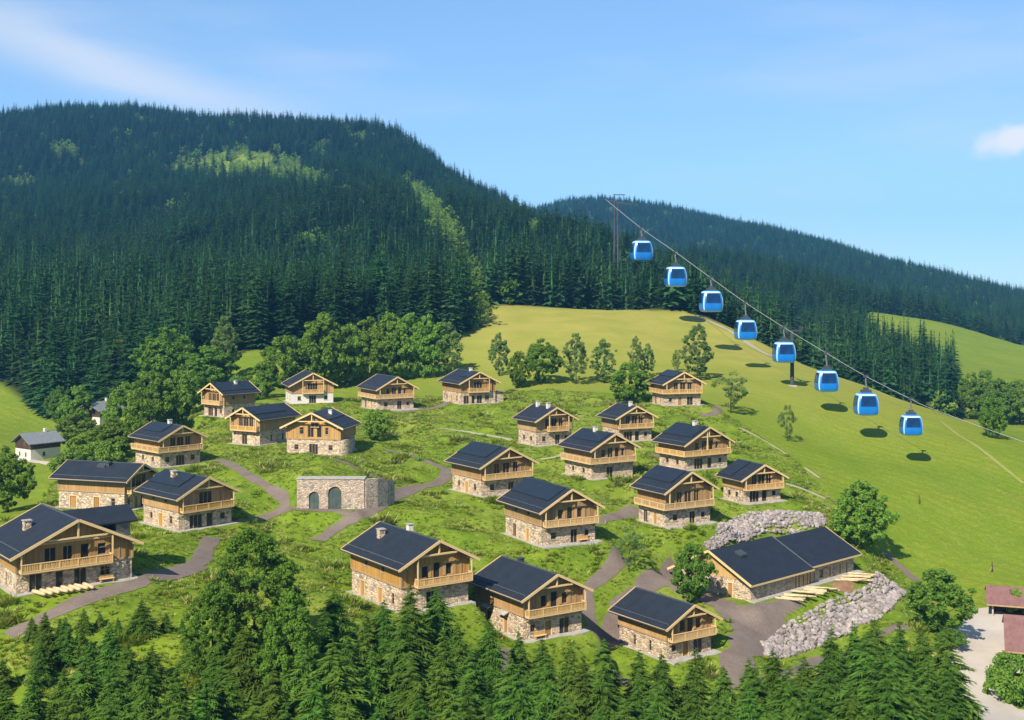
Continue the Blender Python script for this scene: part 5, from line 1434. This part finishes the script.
# foreground firs
gt = [(-60,640),(0,642),(20,630),(45,618),(75,620),(120,618),(165,622),(200,624),(330,606),(372,624),(405,600),(438,608),(480,640),(520,628),(560,650),(605,656),(650,656),(700,668),(735,664),(765,652),(800,662),(845,634),(882,620),(915,636),(945,632),(958,655)]
gx_, gy_ = [a[0] for a in gt], [a[1] for a in gt]
rr = random.Random(12); nfir = 0
FG = 'firs in the foreground wood'
ZONES = [(190, 'below the largest chalet'), (325, 'at the foot of the very large leafy tree'), (480, 'below the large front row chalet'),
         (600, 'below the front row chalet with door canopies'), (745, 'below the smallest front row chalet'), (9999, 'between the quarry stone bank and the pale drive')]
def fir_label(px, back):
    z = [t_ for lim, t_ in ZONES if px < lim][0]
    return ('fir topping the foreground wood, ' if back else 'fir low on the picture edge, ') + z
for row, (d0, off, step) in enumerate(((140, -4, 29), (128, 22, 33), (116, 50, 38), (105, 84, 44), (145, 6, 30), (135, 14, 30))):
    px = -70 + rr.uniform(0, 20)
    while px < (190 if row > 3 else 962 if row < 2 else 948):
        d = d0 + rr.uniform(-4, 4); x = (px - CX) / F * d; z = float(height(x, d)); pyb = HY - F * z / d
        ty = np.interp(px, gx_, gy_) + off + rr.uniform(-22, 6)
        if row == 0 and 185 < px < 320: ty += 40
        h = (pyb - ty) / F * d
        if h > 3.5:
            tree('fir_tree', NEAR[nfir % 4], x, d, z, h, h * rr.uniform(.95, 1.25) * (1.2 if h < 8 else 1.0), rr.uniform(0, 6.28), fir_label(px, row in (0, 1, 4, 5)), 'tree', FG); nfir += 1
        px += step * rr.uniform(.6, 1.25) * (.72 if px < 190 else 1.0)

for px, ty in ((100, 612), (118, 617), (136, 610), (150, 620), (166, 612), (182, 618), (84, 608), (60, 618), (32, 616)):
    d = 137 + rr.uniform(-2, 2); x = (px - CX) / F * d; z = float(height(x, d)); h = (HY - F * z / d - ty) / F * d
    tree('fir_tree', NEAR[nfir % 4], x, d, z, h, h * rr.uniform(1.0, 1.3), rr.uniform(0, 6.28), fir_label(px, True), 'tree', FG); nfir += 1

# the forest: candidates on a jittered world grid
def forest_points():
    out = []
    for r0, r1, sp in ((380, 800, 6.6), (800, 1500, 7.0), (1500, 2750, 9.0)):
        xs = np.arange(-1500, 1500, sp); ys = np.arange(r0 * .85, r1, sp)
        X, Y = np.meshgrid(xs, ys); X = X + rng.uniform(-.48, .48, X.shape) * sp; Y = Y + rng.uniform(-.48, .48, X.shape) * sp
        X, Y = X.ravel(), Y.ravel(); r = np.hypot(X, Y); a = np.abs(np.arctan2(X, Y))
        k = (r >= r0) & (r < r1) & (a < math.radians(27)); out.append(np.stack([X[k], Y[k]], -1))
    return np.vstack(out)
FP = forest_points()
fz = height(FP[:, 0], FP[:, 1]); fpx, fpy = project(FP[:, 0], FP[:, 1], fz)
keep = ((FP[:, 1] > 385) & inpoly(fpx, fpy, FOREST_L) & (fpx < 700)) | ((fpx >= 690) & (FP[:, 1] > 500)) | ((fpx > 486) & (fpx < 700) & (FP[:, 1] > 530 + np.clip((fpx - 660) * .6, 0, 40))) | (FP[:, 1] > 1000)
light = np.zeros(len(FP), bool)
for qc, c in enumerate(CLEAR):
    i_ = inpoly(fpx, fpy, c) & (FP[:, 1] > 420); keep &= ~(i_ & (rng.random(len(FP)) < .95)); light |= i_ & ~keep & (rng.random(len(FP)) < (.55 if qc == 0 else 1.0))
for c in HILL2_MEADOW: keep &= ~(inpoly(fpx, fpy, c) & (FP[:, 1] > 400) & (FP[:, 1] < 1400))
keep &= ~((FP[:, 1] > 720) & (FP[:, 1] < 1000) & (fpx > 866) & (fpx < 1150))
keep &= ~((FP[:, 1] < 1020) & (fpx > 955) & (fpx < 1150))
# the lift line is kept clear of trees
tl_ = (fpx - 605.0) / 419.0; dl_ = 1.0 / np.maximum(.001613 + .00309 * tl_ - .000781 * tl_ * tl_, 1e-4)
keep &= ~((fpx > 606) & (fpx < 900) & (np.abs(FP[:, 1] - dl_) < 16))
# hidden far behind the crest line: leave out (first crest for every bearing)
ang = np.arctan2(FP[:, 0], FP[:, 1]); rad = np.hypot(FP[:, 0], FP[:, 1])
slope = (GZ + 26) / np.maximum(GY, 1); run = np.maximum.accumulate(np.where(GY > 5, slope, -9), axis=0)
ia = np.clip(np.interp(ang, th, np.arange(nt)).round().astype(int), 0, nt - 1); ir = np.clip(np.interp(np.log(rad), lr, np.arange(nr)).round().astype(int), 0, nr - 1)
keep &= ((fz + 34) / FP[:, 1]) > (run[np.maximum(ir - 8, 0), ia] - .035)
patch = vnoise(FP[:, 0] / 60, FP[:, 1] / 60, 77) + .6 * vnoise(FP[:, 0] / 22, FP[:, 1] / 22, 78)
lt = keep & (patch > .42) & (rad > 520)
keep &= ~lt
lt2 = keep & (rng.random(len(FP)) < .035) & (rad > 500); keep &= ~lt2; lt |= lt2
light = (light & (rng.random(len(FP)) < .75)) | lt
I = np.nonzero(keep)[0]
hts = np.clip(rng.normal(1, .17, len(FP)), .5, 1.4) * np.interp(rad, [400, 650, 1000, 2000], [25, 23, 19, 19]) * (1 + .25 * np.clip(patch, -1, 1))
for xa, xb, yb in ((624, 660, 267), (660, 692, 293), (694, 728, 318)):      # crowns under the cabins stay below them
    mk = (fpx > xa) & (fpx < xb) & (FP[:, 1] < dl_ + 10)
    hts = np.where(mk, np.clip(np.minimum(hts, (HY - yb) / F * FP[:, 1] - fz), 4, None), hts)
order = I[np.argsort(rad[I] / (hts[I]))]
infr = (fpx[order] > 2) & (fpx[order] < 1022)
vis_edge = order[infr]
NEDGE = max(0, 300 - nfir)
# the trees that show largest: the front rows of the wood
front = []
used_cols = {}
for i_ in vis_edge:
    c = int(fpx[i_] // 3)
    if used_cols.get(c, 0) < 2:
        used_cols[c] = used_cols.get(c, 0) + 1; front.append(i_)
    if len(front) >= NEDGE: break
fs = set(front)
for q, i_ in enumerate(front):
    px_ = fpx[i_]
    if px_ < 235: lab, grp = 'tall dark spruce on the front edge of the left wood, behind the leafy belt', 'front spruces of the left wood'
    elif px_ < 478: lab, grp = 'tall dark spruce on the wood edge above the leafy clump', 'front spruces above the leafy clump'
    elif px_ < 720: lab, grp = 'tall dark spruce on the wood edge at the top of the meadow', 'front spruces at the top of the meadow'
    else: lab, grp = 'tall dark spruce rising behind the meadow crest below the cable', 'front spruces behind the meadow crest'
    tree('spruce_tree', EDGE[q % 4], FP[i_, 0], FP[i_, 1], fz[i_] - .3, hts[i_], hts[i_] * rr.uniform(1.15, 1.6), rr.uniform(0, 6.28), lab, 'tree', grp)
rest = np.array([i_ for i_ in I if i_ not in fs])

def proto(name, me):
    return bpy.data.objects.new(name, me)          # source geometry for the scatter, not linked to the scene
def scatter(name, P, sc, rz, idx, meshes, wid=None):
    me = bpy.data.meshes.new(name); me.vertices.add(len(P)); me.vertices.foreach_set('co', np.asarray(P, np.float32).ravel())
    for nm, arr, typ in (('size', sc, 'FLOAT'), ('turn', rz, 'FLOAT'), ('which', idx, 'INT'), ('girth', wid if wid is not None else sc, 'FLOAT')):
        a = me.attributes.new(nm, typ, 'POINT'); a.data.foreach_set('value', np.asarray(arr, np.int32 if typ == 'INT' else np.float32))
    o = mobj(name, me)
    ng = bpy.data.node_groups.new(name, 'GeometryNodeTree')
    ng.interface.new_socket('Geometry', in_out='INPUT', socket_type='NodeSocketGeometry'); ng.interface.new_socket('Geometry', in_out='OUTPUT', socket_type='NodeSocketGeometry')
    N = ng.nodes.new; gi, go = N('NodeGroupInput'), N('NodeGroupOutput')
    iop, jn = N('GeometryNodeInstanceOnPoints'), N('GeometryNodeJoinGeometry')
    for m_ in meshes:
        oi = N('GeometryNodeObjectInfo'); oi.inputs['Object'].default_value = proto(name + '_source', m_); g2 = N('GeometryNodeGeometryToInstance')
        ng.links.new(oi.outputs['Geometry'], g2.inputs[0]); ng.links.new(g2.outputs[0], jn.inputs[0])
    def attr(nm, typ):
        a = N('GeometryNodeInputNamedAttribute'); a.data_type = typ; a.inputs['Name'].default_value = nm; return a.outputs['Attribute']
    ng.links.new(gi.outputs[0], iop.inputs['Points']); ng.links.new(jn.outputs[0], iop.inputs['Instance'])
    iop.inputs['Pick Instance'].default_value = True
    ng.links.new(attr('which', 'INT'), iop.inputs['Instance Index'])
    c = N('ShaderNodeCombineXYZ'); ng.links.new(attr('turn', 'FLOAT'), c.inputs['Z']); ng.links.new(c.outputs[0], iop.inputs['Rotation'])
    s = N('ShaderNodeCombineXYZ'); gsock = attr('girth', 'FLOAT'); ng.links.new(gsock, s.inputs['X']); ng.links.new(gsock, s.inputs['Y']); ng.links.new(attr('size', 'FLOAT'), s.inputs['Z']); ng.links.new(s.outputs[0], iop.inputs['Scale'])
    ng.links.new(iop.outputs[0], go.inputs[0])
    md = o.modifiers.new('scatter', 'NODES'); md.node_group = ng
    return o
nf = len(rest)
P = np.stack([FP[rest, 0], FP[rest, 1], fz[rest] + ZC - .3], -1)
hs_ = hts[rest]; nearf = rad[rest] < rng.uniform(520, 950, nf)
which = np.where(nearf, rng.integers(0, 4, nf), 4 + rng.integers(0, 4, nf))
tag(scatter('spruce_forest', P, hs_, rng.uniform(0, 6.28, nf), which, [e[0] for e in EDGE] + FARC, hs_ * rng.uniform(1.2, 1.7, nf)), 'dense dark spruce forest covering the mountain slopes', 'forest', kind='stuff')
li = np.nonzero(light)[0]; nl = len(li)
hl = rng.uniform(5, 15, nl)
FARL = [deciduous(600 + q, 'round', 'leaf_b', 30, 16, .045)[0] for q in range(3)]
tag(scatter('scrub_woods', np.stack([FP[li, 0], FP[li, 1], fz[li] + ZC - .2], -1), hl, rng.uniform(0, 6.28, nl), rng.integers(0, 3, nl), FARL, hl * rng.uniform(.6, .9, nl)), 'lighter green scrub and young trees in the mountain clearings', 'scrub', kind='stuff')
print('forest', nf, 'front', len(front), 'scrub', nl, 'firs', nfir)

# ------------------------------------------------------------------ rough grass
def tuft(seed, blades, w, lean):
    r_ = np.random.default_rng(seed); T = []
    for _ in range(blades):
        a = r_.uniform(0, 6.28); d = np.array([math.cos(a), math.sin(a), 0]); p = d * r_.uniform(0, .35); p2 = np.array([-d[1], d[0], 0]) * w
        T.append([p - p2, p + p2, p + d * lean * r_.uniform(.3, 1.2) + np.array([0, 0, r_.uniform(.5, 1.0)])])
    return T
TUFTS = [tri_mesh('tuft', tuft(q, 16, .10, .5), MAT['grass_tuft']) for q in range(3)] + [tri_mesh('tuft', tuft(9, 12, .08, .6), MAT['dry_tuft'])]
NT_ = 150000
tx = rng.uniform(-115, 85, NT_); ty_ = rng.uniform(100, 345, NT_); tz = height(tx, ty_); tpx, tpy = project(tx, ty_, tz)
ok = inpoly(tpx, tpy, VILLAGE) & (np.abs(np.arctan2(tx, ty_)) < .46) & ((vnoise(tx / 5, ty_ / 5, 91) + vnoise(tx / 2, ty_ / 2, 92) * .6) > -.25)
occ = np.zeros(NT_, bool)
for k, (x, y, z, yaw, W, L, H, tt) in HOUSES.items():
    c, s = math.cos(math.radians(yaw)), math.sin(math.radians(yaw)); dx, dy = tx - x, ty_ - y
    occ |= (np.abs(dx * c + dy * s) < W/2 + 1.3) & (np.abs(-dx * s + dy * c) < L/2 + 1.9)
c, s = math.cos(HALL['yaw']), math.sin(HALL['yaw']); dx, dy = tx - HALL['x'], ty_ - HALL['y']; lx, ly = dx * c + dy * s, -dx * s + dy * c
occ |= (lx > -3) & (lx < 32) & (ly > -3.0) & (ly < 15.5)
occ |= (np.abs(tx - AW['x']) < 6.6) & (ty_ > AW['y'] - 3) & (ty_ < AW['y'] + 1.2)
# keep the tufts off the gravel
cell = {}
for o in SC.objects:
    if o.type == 'MESH' and o.name.split('.')[0] in ('gravel_path', 'gravel_yard', 'gravel_drive', 'soil_patch') or o.name.split('.')[0] in ('stone', 'rubble'):
        co_ = np.empty(len(o.data.vertices) * 3, np.float32); o.data.vertices.foreach_get('co', co_); co_ = co_.reshape(-1, 3)
        if o.parent is not None: co_ = co_ * (o.scale[0] * .8 if o.name[:5] == 'stone' else 1.0) + np.array(o.location + o.parent.location, np.float32)
        for a, b in zip((co_[:, 0] / .9).round().astype(int), (co_[:, 1] / .9).round().astype(int)): cell[(a, b)] = cell.get((a, b), 0) + 1
ok &= ~occ
ii = [i_ for i_ in np.nonzero(ok)[0] if cell.get((int(round(tx[i_] / .9)), int(round(ty_[i_] / .9))), 0) < 1]
ii = np.array(ii); m = len(ii)
tall = rng.uniform(.14, .40, m) * (1 + 1.3 * (vnoise(tx[ii] / 3.2, ty_[ii] / 3.2, 96) > .3)) * (1 + .6 * (vnoise(tx[ii] / 7, ty_[ii] / 7, 95) > .12))
tag(scatter('grass', np.stack([tx[ii], ty_[ii], tz[ii] + ZC - .03], -1), tall, rng.uniform(0, 6.28, m), np.where(rng.random(m) < .10, 3, rng.integers(0, 3, m)), TUFTS, tall * rng.uniform(1.0, 1.7, m)), 'rough tufted grass on the village banks', 'grass', kind='stuff')

# ------------------------------------------------------------------ haze: the air of the valley
zl, zh = float(GZ.min()) + ZC - 1.0, float(GZ.max()) + ZC + 60
HZ = 5400
hb = MB().box(-HZ, HZ, -HZ, HZ, zl, zh).mesh('haze', [])
hm = NT('valley_haze'); pv = hm.n('ShaderNodeVolumePrincipled')
pv.inputs['Color'].default_value = (0.17, 0.55, 1.0, 1); pv.inputs['Density'].default_value = 0.00011; pv.inputs['Anisotropy'].default_value = 0.1
hm.l(pv.outputs[0], hm.out.inputs['Volume'])
hb.materials.append(hm.m)
tag(mobj('haze', hb), kind='stuff')
